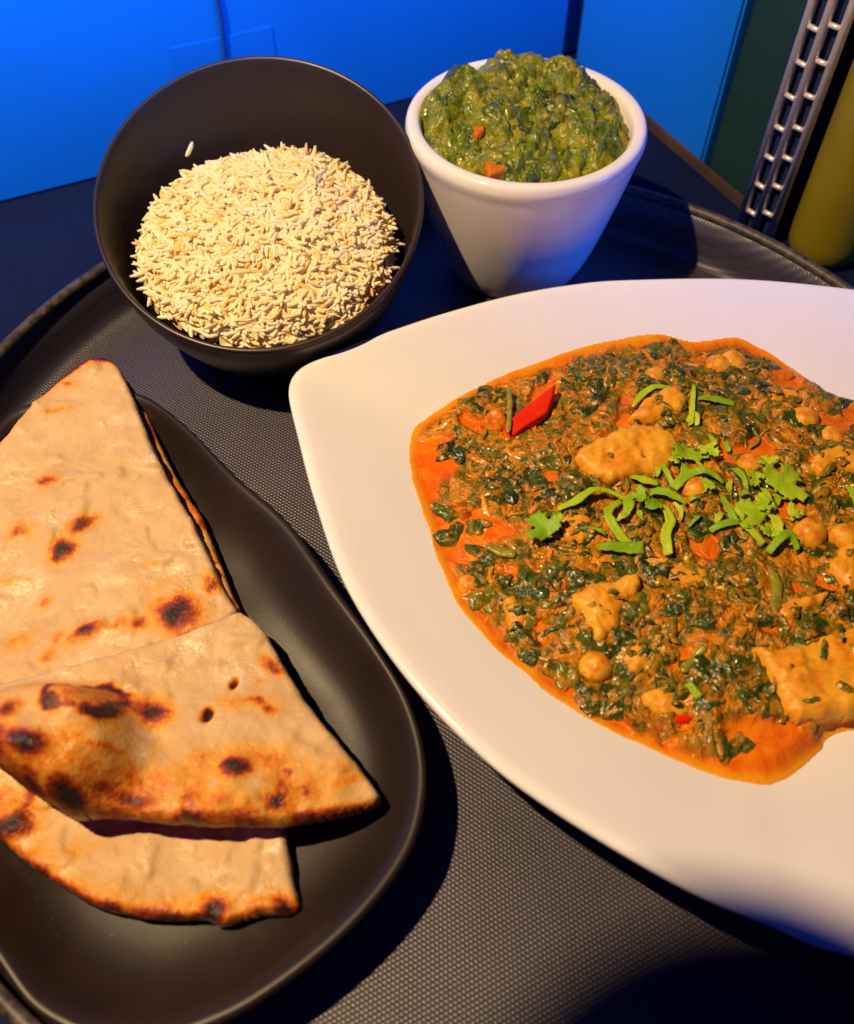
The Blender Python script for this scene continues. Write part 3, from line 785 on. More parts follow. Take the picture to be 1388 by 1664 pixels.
# stringy stalk fibres running through the mash
V = []; F = []; T = []
for c_ in scatter_in_curry(150, 0.6, 0.008):
    a0 = rng.random() * 6.28; L = rng.uniform(0.004, 0.012); u = np.linspace(-0.5, 0.5, 9); bend = rng.normal(0, 0.9)
    ang = a0 + bend * u
    q = c_ + np.c_[np.cumsum(np.cos(ang)), np.cumsum(np.sin(ang))] * L / 9
    z = curry_z(q[:, 0], q[:, 1]); z = 0.5 * z + 0.5 * z.mean() + 0.0007 - 0.0016 * np.abs(2 * u) ** 3
    rad = rng.uniform(0.00025, 0.0006) * (1 - 0.6 * np.abs(2 * u) ** 2)
    n_ = np.c_[-np.sin(ang), np.cos(ang)]
    off = len(V) * 45; blk = []
    for i in range(9):
        for k in range(5):
            b = math.pi * k / 4
            blk.append((q[i, 0] + n_[i, 0] * rad[i] * math.cos(b), q[i, 1] + n_[i, 1] * rad[i] * math.cos(b), z[i] + rad[i] * 0.8 * math.sin(b)))
    V.append(blk); T.append(np.full(45, np.clip(rng.normal(0.66, 0.16), 0, 1)))
    for i in range(8):
        for k in range(4):
            F.append([off + i * 5 + k, off + i * 5 + k + 1, off + (i + 1) * 5 + k + 1, off + (i + 1) * 5 + k])
tag(mesh('stalk_fibres', [p for b in V for p in b], F, True, {'tone': np.concatenate(T)}, M['spinach']), 'thin olive stalk fibres running through the curry', 'stalk fibres', kind='stuff')

# green stalks
STALK = NT('spinach_stalk'); STALK.set(Base_Color=STALK.ramp(STALK.noise(300, 3), [(0.3, (0.20, 0.19, 0.008)), (0.7, (0.34, 0.30, 0.016))]), Roughness=0.3, Coat_Weight=0.3); STALK.bump(STALK.noise(500, 3), 0.0005, 0.5)
stalks = [("825,640 828,668 824,720", 0.0012, 'olive spinach stalk lying across the red pepper strip'),
          ("1250,940 1257,965 1252,1005", 0.0024, 'thick pale green spinach stalk between shredded chicken near the big chunk'),
          ("1170,700 1215,705 1230,722 1215,735", 0.0008, 'thin curled green stalk beside the coriander'),
          ("800,885 815,905 830,915", 0.0022, 'broad yellow green stalk near the lone coriander leaf'),
          ("1105,1100 1128,1070 1140,1062", 0.0016, 'pale green stalk above the bright green chip')]
STALK_P = [[(0.0322,0.2530), (0.0324,0.2438), (0.0306,0.2273)], [(0.1176,0.1665), (0.1177,0.1603), (0.1145,0.1508)], [(0.1128,0.2327), (0.1232,0.2311), (0.1256,0.2259), (0.1213,0.2219)], [(0.0209,0.1799), (0.0261,0.1767), (0.0310,0.1752)], [(0.0812,0.1300), (0.0859,0.1352), (0.0896,0.1383)]]
for (s_, r_, lab), q in zip(stalks, STALK_P):
    q = catmull(q, 5, closed=False)
    z = curry_z(q[:, 0], q[:, 1]); z = np.maximum(z, z.mean()) + r_ * 0.55 + (0.003 if 'red pepper' in lab else 0.0004)
    rad = r_ * (1 + 0.12 * np.sin(np.arange(len(q)) * 1.7)); rad[0] *= 0.35; rad[-1] *= 0.45
    st = tube('spinach_stalk', np.c_[q, z], rad * 0.8, 9, STALK.m)
    zz = np.array([v.co.z for v in st.data.vertices]); zm = np.repeat(z, 9)
    for v, a, b in zip(st.data.vertices, zz, zm): v.co.z = b + (a - b) * 0.45 - r_ * 0.35
    tag(st, lab, 'stalk')

# chicken pieces
chick = [
 ([(0.0543,0.2160), (0.0615,0.2232), (0.0695,0.2281), (0.0794,0.2318), (0.0881,0.2306), (0.0935,0.2256), (0.0929,0.2160), (0.0856,0.2101), (0.0784,0.2078), (0.0708,0.2050), (0.0641,0.2055), (0.0583,0.2101)], 0.0052, 0.6, 'large smooth orange chicken piece under the coriander at the heap centre', 0.006),
 ([(0.0781,0.2368), (0.0847,0.2445), (0.0914,0.2495), (0.0989,0.2505), (0.1007,0.2439), (0.0977,0.2368), (0.0905,0.2349), (0.0843,0.2337)], 0.0056, 0.5, 'knobbly chicken lump below a thin arched coriander strip', 0.004),
 ([(0.0476,0.1553), (0.0535,0.1603), (0.0611,0.1628), (0.0709,0.1650), (0.0713,0.1587), (0.0654,0.1520), (0.0634,0.1455), (0.0565,0.1405), (0.0529,0.1439), (0.0504,0.1496)], 0.0052, 2.2, 'angular orange chicken chunk above the lone chickpea in the front sauce', 0.0035),
 ([(0.1043,0.1397), (0.1140,0.1397), (0.1229,0.1433), (0.1337,0.1456), (0.1463,0.1470), (0.1480,0.1322), (0.1385,0.1194), (0.1238,0.1149), (0.1142,0.1149), (0.1107,0.1178), (0.1085,0.1274)], 0.0068, 0.2, 'biggest pale orange chicken chunk beside the front sauce pool', 0.006),
 ([(0.1366,0.1693), (0.1422,0.1765), (0.1519,0.1811), (0.1573,0.1734), (0.1512,0.1597), (0.1408,0.1581)], 0.0060, 0.9, 'pale orange chicken chunk just behind the biggest chunk', 0.005),
 ([(0.0474,0.1886), (0.0521,0.1913), (0.0585,0.1891), (0.0583,0.1832), (0.0531,0.1785), (0.0476,0.1801)], 0.0040, 0.3, 'small ridged chicken piece beside the lone coriander leaf', 0.003),
 ([(0.0728,0.1843), (0.0773,0.1886), (0.0804,0.1859), (0.0783,0.1801), (0.0735,0.1796)], 0.0036, 1.2, 'small chicken cube above the wide flat coriander strip', 0.0028),
 ([(0.0737,0.1437), (0.0792,0.1455), (0.0796,0.1400), (0.0763,0.1343), (0.0743,0.1369)], 0.0044, 1.8, 'small upright yellow chicken flake among dark spinach', 0.0025),
 ([(0.0626,0.1356), (0.0676,0.1405), (0.0727,0.1369), (0.0736,0.1321), (0.0682,0.1299), (0.0640,0.1312)], 0.0036, 0.4, 'rough brownish chicken piece right of the front chickpea', 0.003),
 ([(0.1336,0.2503), (0.1400,0.2550), (0.1469,0.2530), (0.1466,0.2457), (0.1403,0.2412), (0.1350,0.2438)], 0.0040, 0.2, 'rough orange chicken piece beside the round chickpea behind the coriander', 0.003),
 ([(0.0792,0.1675), (0.0866,0.1710), (0.0926,0.1690), (0.0959,0.1635), (0.0892,0.1611), (0.0814,0.1625)], 0.0034, 0.1, 'shredded chicken strip just in front of the wide coriander strip', 0.003),
 ([(0.0964,0.1665), (0.1033,0.1690), (0.1077,0.1645), (0.1027,0.1596), (0.0974,0.1601)], 0.0034, 2.6, 'flaky chicken bit beside the thick green stalk', 0.003),
 ([(0.1154,0.1520), (0.1237,0.1567), (0.1335,0.1582), (0.1314,0.1543), (0.1240,0.1492), (0.1173,0.1469)], 0.0040, 0.3, 'stringy chicken shreds leaning on the biggest chunk', 0.0028),
 ([(0.0259,0.1592), (0.0302,0.1607), (0.0315,0.1544), (0.0355,0.1526), (0.0320,0.1483), (0.0285,0.1442), (0.0271,0.1502)], 0.0036, 1.5, 'forked yellow chicken strip at the sauce edge', 0.0024),
 ([(0.1421,0.2152), (0.1528,0.2206), (0.1603,0.2176), (0.1576,0.2094), (0.1501,0.2106), (0.1439,0.2077)], 0.0040, 0.4, 'torn chicken shreds beyond the lobed coriander leaves', 0.0028),
 ([(0.0677,0.1240), (0.0779,0.1266), (0.0846,0.1199), (0.0802,0.1161), (0.0711,0.1174)], 0.0024, 0.6, 'flat sauce soaked chicken piece above the thin red strip', 0.004),
 ([(0.0477,0.2037), (0.0536,0.2065), (0.0519,0.2003), (0.0438,0.1966), (0.0418,0.2003)], 0.0030, 0.5, 'small chicken crumb left of the large smooth piece', 0.002),
]
for i, (poly, h, rot, lab, rw) in enumerate(chick):
    tag(chunk('chicken_piece', poly, lambda x, y: curry_z(x, y) - 0.0012, h * 0.85, M['chicken'], 0.0007, seed=100 + i * 7, round_w=rw, rot=rot, rough=0.0005), lab, 'chicken', 'chicken pieces in the curry')

# chickpeas: round with a small beak and a crease
def chickpea_mesh():
    bm = bmesh.new()
    bmesh.ops.create_icosphere(bm, subdivisions=4, radius=1.0)
    for v in bm.verts:
        c = v.co
        beak = math.exp(-((c.x - 1) ** 2 + c.y ** 2 + (c.z - 0.1) ** 2) / 0.10)
        crease = math.exp(-(c.y / 0.16) ** 2) * max(0, c.x + 0.1) * 0.07
        lump = 0.05 * math.sin(c.x * 3.1 + 1) * math.cos(c.y * 2.7) * math.sin(c.z * 2.3 + 0.5)
        v.co = c * (1 + 0.22 * beak - 1.6 * crease + 1.5 * lump)
        v.co.z *= 0.9
    me = bpy.data.meshes.new('chickpea'); bm.to_mesh(me); bm.free()
    me.polygons.foreach_set('use_smooth', np.ones(len(me.polygons), bool))
    me.materials.append(M['chickpea'])
    return me
cm = chickpea_mesh()
peas = [("1196,578", 'bigger chickpea of the touching pair near the far sauce edge'), ("1170,584", 'smaller chickpea of the touching pair near the far sauce edge'), ("1065,604", 'small half sunk chickpea behind the arched coriander strip'),
        ("1312,672", 'large round chickpea next to the rough orange chicken piece'), ("1356,703", 'smooth chickpea above the torn chicken shreds'), ("1222,752", 'pale chickpea beside the largest lobed coriander leaf'),
        ("1130,792", 'yellow chickpea ringed by coriander strips'), ("1318,864", 'chickpea next to the arched coriander leaf, of a pair'), ("1374,868", 'chickpea of a pair next to the dark coriander scrap'),
        ("972,1072", 'lone yellow chickpea in the front sauce'), ("740,936", 'chickpea sunk in the oily edge of the sauce')]
PEA_XY = [(0.1257,0.2704), (0.1188,0.2683), (0.0916,0.2614), (0.1470,0.2389), (0.1549,0.2291), (0.1205,0.2144), (0.0975,0.2029), (0.1347,0.1833), (0.1465,0.1822), (0.0546,0.1336), (0.0142,0.1650)]
PEA_R = [0.0062, 0.0052, 0.0046, 0.0060, 0.0052, 0.0054, 0.0056, 0.0060, 0.0056, 0.0056, 0.0044]
for i, (pxy, r_) in enumerate(zip(PEA_XY, PEA_R)):
    o = link('chickpea', cm)
    zz = float(curry_z(np.array([pxy[0]]), np.array([pxy[1]]))[0])
    o.location = (pxy[0], pxy[1], zz + r_ * (-0.35 if i in (2, 10) else -0.18))
    o.scale = (r_, r_, r_); o.rotation_euler = (rng.uniform(-0.5, 0.5), rng.uniform(-0.6, 0.4), rng.uniform(0, 6.28))
    tag(o, peas[i][1], 'chickpea', 'chickpeas in the curry')

# mash and leaf scraps creeping over the edges of the pieces, so that they sit in the curry
ov = []; ovl = []
for poly, h, rot, lab, rw in chick:
    q = resample(catmull(np.array(poly), 6), 26); c_ = q.mean(0)
    for k in range(len(q)):
        if rng.random() < 0.55:
            f_ = rng.uniform(0.90, 1.10)
            ov.append(c_ + (q[k] - c_) * f_); ovl.append(h * np.clip(1.15 - f_, 0, 0.3) * 1.6)
    for k in range(7):
        ov.append(c_ + (q[rng.integers(len(q))] - c_) * rng.uniform(0.2, 0.75)); ovl.append(h * 0.80 - 0.0006)
for pxy, r_ in zip(PEA_XY, PEA_R):
    for a in rng.random(5) * 6.28:
        ov.append(np.array(pxy) + r_ * 0.98 * np.array((math.cos(a), math.sin(a)))); ovl.append(0.0006)
ov = np.array(ov); ovl = np.array(ovl); keep = curry_sd(ov[:, 0], ov[:, 1]) > 0.003
ov = ov[keep]; ovl = ovl[keep]; k = len(ov)
V1, F1, T1 = scraps(ov[:, 0], ov[:, 1], curry_z, rng.uniform(0.0007, 0.0021, k), rng.uniform(1.0, 2.4, k), rng.random(k) * 6.28, np.clip(rng.normal(0.55, 0.25, k), 0, 1), ovl + rng.uniform(0, 0.0006, k), 5, 0.22, 0.45)
tag(mesh('spinach_flakes', V1, F1, True, {'tone': T1}, M['spinach']), 'small spinach flakes clinging to the chicken and chickpeas', 'spinach', kind='stuff')

# red pepper
o = chunk('red_pepper_strip', [(0.0287,0.2332), (0.0373,0.2414), (0.0509,0.2532), (0.0493,0.2453), (0.0466,0.2382), (0.0386,0.2325), (0.0312,0.2264)], curry_z, 0.0040, M['red'], 0.0005, round_w=0.0010, rough=0.0001, lump=0.0003, soft=False)
o.rotation_euler.x = R(10); o.location.z += 0.0014
tag(o, 'bright red pepper strip crossed by an olive stalk', 'pepper')
o = chunk('red_pepper_strip', [(0.0719,0.1141), (0.0777,0.1165), (0.0831,0.1165), (0.0824,0.1149), (0.0773,0.1141), (0.0725,0.1125)], curry_z, 0.0020, M['red'], 0.0005, round_w=0.0008, lump=0.0004)
tag(o, 'thin red pepper sliver half sunk in the front sauce', 'pepper')
o = chunk('tomato_piece', [(0.0211,0.2367), (0.0291,0.2405), (0.0305,0.2335), (0.0265,0.2298), (0.0223,0.2317)], curry_z, 0.0026, M['carrot'], 0.0006, round_w=0.002)
tag(o, 'soft orange red tomato piece at the end of the red pepper strip', 'tomato')
o = chunk('tomato_piece', [(0.1362,0.2625), (0.1424,0.2660), (0.1503,0.2653), (0.1487,0.2625), (0.1414,0.2612)], curry_z, 0.0026, M['carrot'], 0.0006, round_w=0.002)
tag(o, 'flat orange red tomato skin near the touching chickpea pair', 'tomato')

# fresh coriander: ribbons and lobed leaves, each its own piece
def ribbon(name, path, widths, arch, twist, z_off=0.0012, cross=5):
    q = catmull(path, 6, closed=False); n = len(q)
    c = q.mean(0)
    w = 0.74 * np.interp(np.linspace(0, 1, n), np.linspace(0, 1, len(widths)), widths)
    t = np.gradient(q, axis=0); t /= np.hypot(*t.T)[:, None] + 1e-12
    nrm = np.c_[-t[:, 1], t[:, 0]]
    u = np.linspace(0, 1, n)
    z = curry_z(q[:, 0], q[:, 1])
    z = np.maximum(z, 0.6 * z.max() + 0.4 * z) + z_off + arch * np.sin(np.pi * u)
    jag = rng.random((n, 2))
    V = []; F = []
    for i in range(n):
        tw = twist * 1.6 * (u[i] - 0.3)
        for k in range(cross):
            s = (k / (cross - 1) - 0.5) * w[i] * (0.80 + (0.30 * jag[i, 0 if k < cross / 2 else 1]))
            V.append((q[i, 0] - c[0] + nrm[i, 0] * s * math.cos(tw), q[i, 1] - c[1] + nrm[i, 1] * s * math.cos(tw), z[i] + s * math.sin(tw) + 0.18 * abs(s)))
    for i in range(n - 1):
        for k in range(cross - 1):
            F.append([i * cross + k, (i + 1) * cross + k, (i + 1) * cross + k + 1, i * cross + k + 1])
    zb = min(v[2] for v in V)
    V = [(v[0], v[1], v[2] - zb) for v in V]
    o = mesh(name, V, F, True, None, M['coriander'])
    o.location = (c[0], c[1], zb)
    md = o.modifiers.new('thickness', 'SOLIDIFY'); md.thickness = 0.00014; md.offset = 0
    return o

LOBE = [(0.0, -0.55), (0.08, -0.30), (0.30, -0.34), (0.52, -0.28), (0.60, -0.12), (0.86, -0.10), (0.74, 0.06), (0.92, 0.20), (0.66, 0.22), (0.62, 0.40), (0.44, 0.28), (0.30, 0.18), (0.34, 0.46), (0.52, 0.58), (0.32, 0.66), (0.34, 0.90), (0.14, 0.78), (0.0, 1.0), (-0.14, 0.80), (-0.32, 0.90), (-0.30, 0.66), (-0.48, 0.56), (-0.30, 0.42), (-0.26, 0.18), (-0.46, 0.30), (-0.66, 0.38), (-0.66, 0.20), (-0.90, 0.14), (-0.72, 0.02), (-0.80, -0.14), (-0.56, -0.14), (-0.46, -0.30), (-0.26, -0.30), (-0.08, -0.30)]
def lobed_leaf(name, xy, size, yaw, tilt, fold, seed):
    poly = catmull(np.array(LOBE), 3) * size
    X, Y, S, Fq = grid_region(poly, size / 11)
    Z = fold * np.abs(X) + size * 0.16 * fbm(X / size * 1.6, Y / size * 1.6, seed=seed, octaves=2) - 0.25 * Y * Y / size
    o = mesh(name, np.c_[X, Y, Z], Fq, True, None, M['coriander'])
    z = float(curry_z(np.array([xy[0]]), np.array([xy[1]]))[0])
    o.location = (xy[0], xy[1], z + 0.0030)
    o.rotation_euler = (tilt[0], tilt[1], yaw)
    md = o.modifiers.new('thickness', 'SOLIDIFY'); md.thickness = 0.00014; md.offset = 0
    return o

G = 'fresh coriander scattered on the curry'
rib = [
 ([(0.0797,0.2418), (0.0846,0.2480), (0.0901,0.2509), (0.0965,0.2516)], (0.0014, 0.0040, 0.0028, 0.0012), 0.0020, 0.5, 'thin arched coriander strip behind the knobbly chicken lump'),
 ([(0.1058,0.2539), (0.1032,0.2443), (0.1007,0.2325)], (0.0018, 0.0028, 0.0036), 0.0010, 0.9, 'narrow coriander stem strip right of the knobbly chicken lump'),
 ([(0.1056,0.2457), (0.1115,0.2437), (0.1193,0.2418)], (0.0030, 0.0042, 0.0026), 0.0015, 0.4, 'pale flat coriander strip touching the narrow stem strip'),
 ([(0.0753,0.2293), (0.0789,0.2250), (0.0841,0.2190)], (0.0020, 0.0075, 0.0030), 0.0010, 0.3, 'diamond shaped coriander leaf on the large smooth chicken piece'),
 ([(0.0462,0.1914), (0.0530,0.1941), (0.0592,0.1983), (0.0654,0.1985), (0.0712,0.1958)], (0.0024, 0.0046, 0.0028, 0.0022, 0.0014), 0.0026, 0.4, 'long wavy coriander strip in front of the large chicken piece'),
 ([(0.0695,0.1958), (0.0639,0.1898), (0.0645,0.1834), (0.0696,0.1767)], (0.0020, 0.0042, 0.0046, 0.0044), 0.0020, 0.5, 'hooked coriander strip curling down beside the wavy strip'),
 ([(0.0744,0.2002), (0.0719,0.1941), (0.0702,0.1882)], (0.0015, 0.0062, 0.0020), 0.0012, 0.6, 'small folded coriander triangle between hooked and curled strips'),
 ([(0.0804,0.2000), (0.0859,0.1983), (0.0927,0.1939)], (0.0048, 0.0048, 0.0016), 0.0020, 0.3, 'curled coriander strip above the straight hanging strip'),
 ([(0.0836,0.1936), (0.0852,0.1866), (0.0823,0.1790), (0.0825,0.1719)], (0.0030, 0.0052, 0.0048, 0.0042), 0.0016, 0.4, 'straight ribbon of coriander hanging towards the front'),
 ([(0.0592,0.1760), (0.0661,0.1750), (0.0749,0.1750)], (0.0042, 0.0058, 0.0068), 0.0014, 0.3, 'wide flat coriander strip, frontmost of the garnish'),
 ([(0.0888,0.2011), (0.0957,0.2068), (0.1020,0.2070), (0.1076,0.2034)], (0.0055, 0.0050, 0.0034, 0.0012), 0.0028, 0.4, 'coriander strip bent over the yellow chickpea'),
 ([(0.0858,0.2154), (0.0870,0.2082), (0.0895,0.2017)], (0.0012, 0.0030, 0.0026), 0.0020, 0.7, 'slim coriander strip at the edge of the large chicken piece'),
 ([(0.0744,0.2070), (0.0791,0.2047), (0.0842,0.2036)], (0.0028, 0.0044, 0.0022), 0.0010, 0.4, 'stubby coriander strip under the large chicken piece'),
 ([(0.1124,0.2110), (0.1144,0.2061), (0.1156,0.2002)], (0.0050, 0.0036, 0.0010), 0.0020, 0.5, 'pointed coriander sliver beside the pale chickpea'),
 ([(0.1055,0.1980), (0.1061,0.1920), (0.1082,0.1850)], (0.0024, 0.0036, 0.0040), 0.0020, 0.4, 'forked coriander stem leading to the smaller lobed leaf'),
 ([(0.0988,0.1829), (0.1047,0.1848), (0.1105,0.1856)], (0.0034, 0.0036, 0.0020), 0.0012, 0.5, 'pale coriander strip crossing the forked stem'),
 ([(0.1100,0.1856), (0.1128,0.1803), (0.1158,0.1762)], (0.0034, 0.0038, 0.0036), 0.0012, 0.4, 'short coriander tail below the smaller lobed leaf'),
 ([(0.1210,0.1904), (0.1224,0.1850), (0.1224,0.1793)], (0.0020, 0.0056, 0.0016), 0.0016, 0.6, 'pale curved coriander blade right of the smaller lobed leaf'),
 ([(0.1173,0.1738), (0.1210,0.1774), (0.1255,0.1800), (0.1282,0.1753)], (0.0040, 0.0036, 0.0040, 0.0030), 0.0034, 0.5, 'arched coriander leaf over dark spinach near the chickpea pair'),
 ([(0.1063,0.2280), (0.1076,0.2225), (0.1062,0.2177)], (0.0014, 0.0030, 0.0034), 0.0014, 0.6, 'short coriander fork beside the dark lobed leaf'),
 ([(0.1123,0.2255), (0.1131,0.2198)], (0.0030, 0.0024), 0.0010, 0.3, 'tiny coriander chip between stalk and dark lobed leaf'),
 ([(0.0998,0.2342), (0.1026,0.2367), (0.1033,0.2323)], (0.0020, 0.0046, 0.0024), 0.0010, 0.6, 'small coriander scrap below the narrow stem strip'),
 ([(0.1213,0.2019), (0.1216,0.1969), (0.1240,0.1920)], (0.0036, 0.0030, 0.0022), 0.0020, 0.3, 'coriander stem under the largest lobed leaf'),
 ([(0.0820,0.1261), (0.0850,0.1211)], (0.0036, 0.0036), 0.0003, 0.1, 'lone bright green chip in the front of the curry'),
 ([(0.1533,0.2037), (0.1549,0.1994), (0.1548,0.1925)], (0.0030, 0.0060, 0.0030), 0.0010, 0.3, 'dark green coriander scrap near the right chickpea pair'),
]
extra = [(0.0835,0.2104), (0.0901,0.2157), (0.1010,0.2128), (0.0934,0.2104), (0.1044,0.2192), (0.0690,0.1887), (0.0760,0.1893), (0.0800,0.1931), (0.0884,0.1909), (0.0954,0.1958), (0.1013,0.2019), (0.1102,0.2019), (0.1146,0.1974), (0.1189,0.1947), (0.1252,0.1974), (0.1296,0.1991), (0.1298,0.1909), (0.1099,0.1893), (0.1118,0.1824), (0.1190,0.1814), (0.1331,0.2104), (0.1285,0.2139), (0.1188,0.2058), (0.1032,0.1882), (0.0942,0.1866), (0.0767,0.1974), (0.0592,0.1824), (0.1270,0.1788)]
small = []
for k, e in enumerate(extra):
    a = rng.random() * 6.28; L = rng.uniform(0.0016, 0.0040)
    small.append(([(e[0] - L * math.cos(a), e[1] - L * math.sin(a)), (e[0] + L * 0.3 * math.sin(a), e[1] + L * 0.3 * math.cos(a)), (e[0] + L * math.cos(a), e[1] + L * math.sin(a))], (rng.uniform(0.0008, 0.0022), rng.uniform(0.0020, 0.0042), rng.uniform(0.0008, 0.0020)), rng.uniform(0.0006, 0.0022), rng.uniform(-1, 1), 'tiny chopped coriander scrap in the green garnish heap'))
for path, w, arch, tw, lab in rib + small:
    tag(ribbon('coriander_strip', path, w, arch, tw), lab, 'coriander', G)
LX = [(0.0413,0.1820), (0.0966,0.2177), (0.1280,0.2027), (0.1168,0.1895), (0.1250,0.2136)]
for xy, size, yaw, tilt, fold, lab in [
    (LX[0], 0.0092, 0.55, (0.10, -0.2), 0.35, 'lone lobed coriander leaf left of the garnish heap'),
    (LX[1], 0.0096, -0.3, (-0.25, 0.15), 0.25, 'darker lobed coriander leaf behind the yellow chickpea'),
    (LX[2], 0.0118, -0.7, (0.15, 0.25), 0.30, 'largest lobed coriander leaf, right end of the garnish heap'),
    (LX[3], 0.0094, 0.9, (0.1, -0.1), 0.25, 'smaller lobed coriander leaf below the largest one'),
    (LX[4], 0.0060, 0.2, (-0.2, 0.1), 0.3, 'small rounded coriander lobe above the largest leaf')]:
    tag(lobed_leaf('coriander_leaf', xy, size, yaw, tilt, fold, int(size * 1e5)), lab, 'coriander', G)

for k, e in enumerate(extra[1::3]):
    tag(lobed_leaf('coriander_leaf', e, rng.uniform(0.0042, 0.0064), rng.random() * 6.28, (rng.normal(0, 0.25), rng.normal(0, 0.25)), 0.3, 400 + k), 'tiny lobed coriander leaflet in the green garnish heap', 'coriander', G)

# ------------------------------------------------------------------ naan bread, three cut slices
def spots_fn(spots):
    def fn(x, y):
        v = np.zeros_like(x)
        wx = 0.0016 * fbm(x * 160, y * 160, seed=71, octaves=3); wy = 0.0016 * fbm(x * 160, y * 160, seed=73, octaves=3)
        for (px, py), rx, ry, ang, s in spots:
            c, q = math.cos(ang), math.sin(ang)
            dx = x + wx - px; dy = y + wy - py
            u = (dx * c + dy * q) / rx; w = (-dx * q + dy * c) / ry
            v = np.maximum(v, s * np.exp(-0.85 * (u * u + w * w) ** 0.95))
        return v
    return fn

def naan(name, outline, thick, tilt_fn, spots, bumps, crust_fn, cell=0.00075, seed=0, zlift=0.0):
    poly = np.array(outline); c = poly.mean(0)
    pl = resample(catmull(poly, 8), 220) - c
    d = np.hypot(*pl.T)[:, None]
    jit = 0.0006 * fbm((pl[:, 0] + c[0]) * 260, (pl[:, 1] + c[1]) * 260, seed=seed, octaves=3)
    pl = pl * (1 + jit[:, None] / d)
    toast0 = spots_fn(spots)
    def top(x, y, s):
        X = x + c[0]; Y = y + c[1]
        z = tilt_fn(X, Y) + 0.0017 * fbm(X * 45, Y * 45, seed=seed + 1, octaves=3) + 0.0006 * fbm(X * 190, Y * 190, seed=seed + 2, octaves=3) + 0.0011 * smooth(0.22, 0.60, fbm(X * 120, Y * 120, seed=seed + 3, octaves=2))
        for (px, py), rx, ry, ang, h in bumps:
            ca, sa = math.cos(ang), math.sin(ang)
            u = ((X - px) * ca + (Y - py) * sa) / rx; w = (-(X - px) * sa + (Y - py) * ca) / ry
            if h > 0.01: u = np.where(u > 0, u * 1.15, u)
            z = z + h * np.exp(-(u * u + w * w) ** (2.6 if h > 0.01 else 1.4))
        e = np.clip(s / 0.0024, 0, 1)
        return z - thick * 0.5 * (1 - np.sqrt(np.clip(1 - (1 - e) ** 2, 0, 1)))
    def bot(x, y, s):
        X = x + c[0]; Y = y + c[1]
        e = np.clip(s / 0.002, 0, 1)
        return np.maximum(tilt_fn(X, Y) - thick, 0.0068) + 0.0012 * (1 - e)
    def toast(x, y, s):
        X = x + c[0]; Y = y + c[1]
        return np.clip(np.maximum(toast0(X, Y), crust_fn(X, Y, s)), 0, 1)
    o = slab_mesh(name, pl, cell, top, bot, {'toast': toast}, M['naan'], None, 0.10)
    o.location = (c[0], c[1], 0)
    return o

def S_(xy, rx, ry, ang, s): return (xy, rx, ry, ang, s)
# back slice
A_sp = [(-0.1395,0.2071), (-0.1451,0.1867), (-0.1233,0.1883), (-0.1282,0.1786), (-0.1304,0.1589), (-0.0842,0.1539), (-0.0736,0.1660), (-0.0972,0.1502), (-0.1137,0.1470), (-0.1242,0.1388), (-0.1233,0.1451), (-0.0966,0.1727), (-0.1354,0.1451), (-0.1419,0.2519), (-0.1437,0.2389), (-0.1321,0.2627), (-0.1442,0.1665), (-0.1369,0.1665), (-0.0915,0.1640), (-0.1032,0.1497)]
A_sz = [(0.0042, 0.0030, 0, .60), (0.0042, 0.0034, 0.2, .64), (0.0056, 0.0030, 0.35, .84), (0.0044, 0.0042, 0.5, .88), (0.0026, 0.0024, 0, .50), (0.0075, 0.0072, 0, .95), (0.0042, 0.0036, -0.6, .66), (0.0050, 0.0034, 0.2, .56), (0.0060, 0.0032, 0.6, .78), (0.0026, 0.0030, 0, .56), (0.0020, 0.0034, 0, .40), (0.0050, 0.0014, 0.4, .30), (0.006, 0.004, 0.6, .32), (0.005, 0.002, -0.3, .48), (0.007, 0.0016, 0.2, .36), (0.010, 0.003, 0.5, .40), (0.004, 0.003, 0, .30), (0.002, 0.002, 0, .34), (0.010, 0.005, 0.4, .20), (0.005, 0.004, 0.2, .40)]
A_spots = [S_(p, *z) for p, z in zip(A_sp, A_sz)]
A_out = [(-0.1324,0.2659), (-0.1268,0.2652), (-0.1218,0.2597), (-0.1137,0.2450), (-0.1040,0.2246), (-0.0933,0.2055), (-0.0858,0.1938), (-0.0803,0.1841), (-0.0736,0.1720), (-0.0688,0.1629), (-0.0646,0.1552), (-0.0715,0.1496), (-0.0828,0.1441), (-0.0975,0.1374), (-0.1102,0.1326), (-0.1227,0.1281), (-0.1332,0.1237)] + [(-0.155, 0.150), (-0.166, 0.180), (-0.171, 0.215)] + [(-0.1609,0.2249), (-0.1545,0.2405), (-0.1464,0.2536), (-0.1395,0.2617)]
A_edge = np.array([(-0.1607,0.2243), (-0.1545,0.2405), (-0.1462,0.2529), (-0.1393,0.2610), (-0.1323,0.2652)])
def A_tilt(x, y):
    z = 0.0195 + 0.10 * np.clip(y - 0.155, 0, 0.2)
    fold = smooth(0.0016, -0.0016, (x + 0.060) * -0.20 + 0.2045 - y)      # upper folded layer, a step along its cut
    return z + 0.0018 * fold * smooth(-0.130, -0.098, x)
def A_crust(x, y, s):
    d = np.min(np.hypot(x[:, None] - A_edge[None, :, 0], y[:, None] - A_edge[None, :, 1]), axis=1) if False else None
    p = np.interp(x, A_edge[:, 0], A_edge[:, 1])
    e = np.abs(p - y)
    return 0.78 * smooth(0.0040, 0.0, e) * (0.75 + 0.5 * fbm(x * 180, y * 180, seed=91, octaves=3)) * (x < -0.100) + 0.34 * smooth(0.010, 0.0, e) * (x < -0.100)
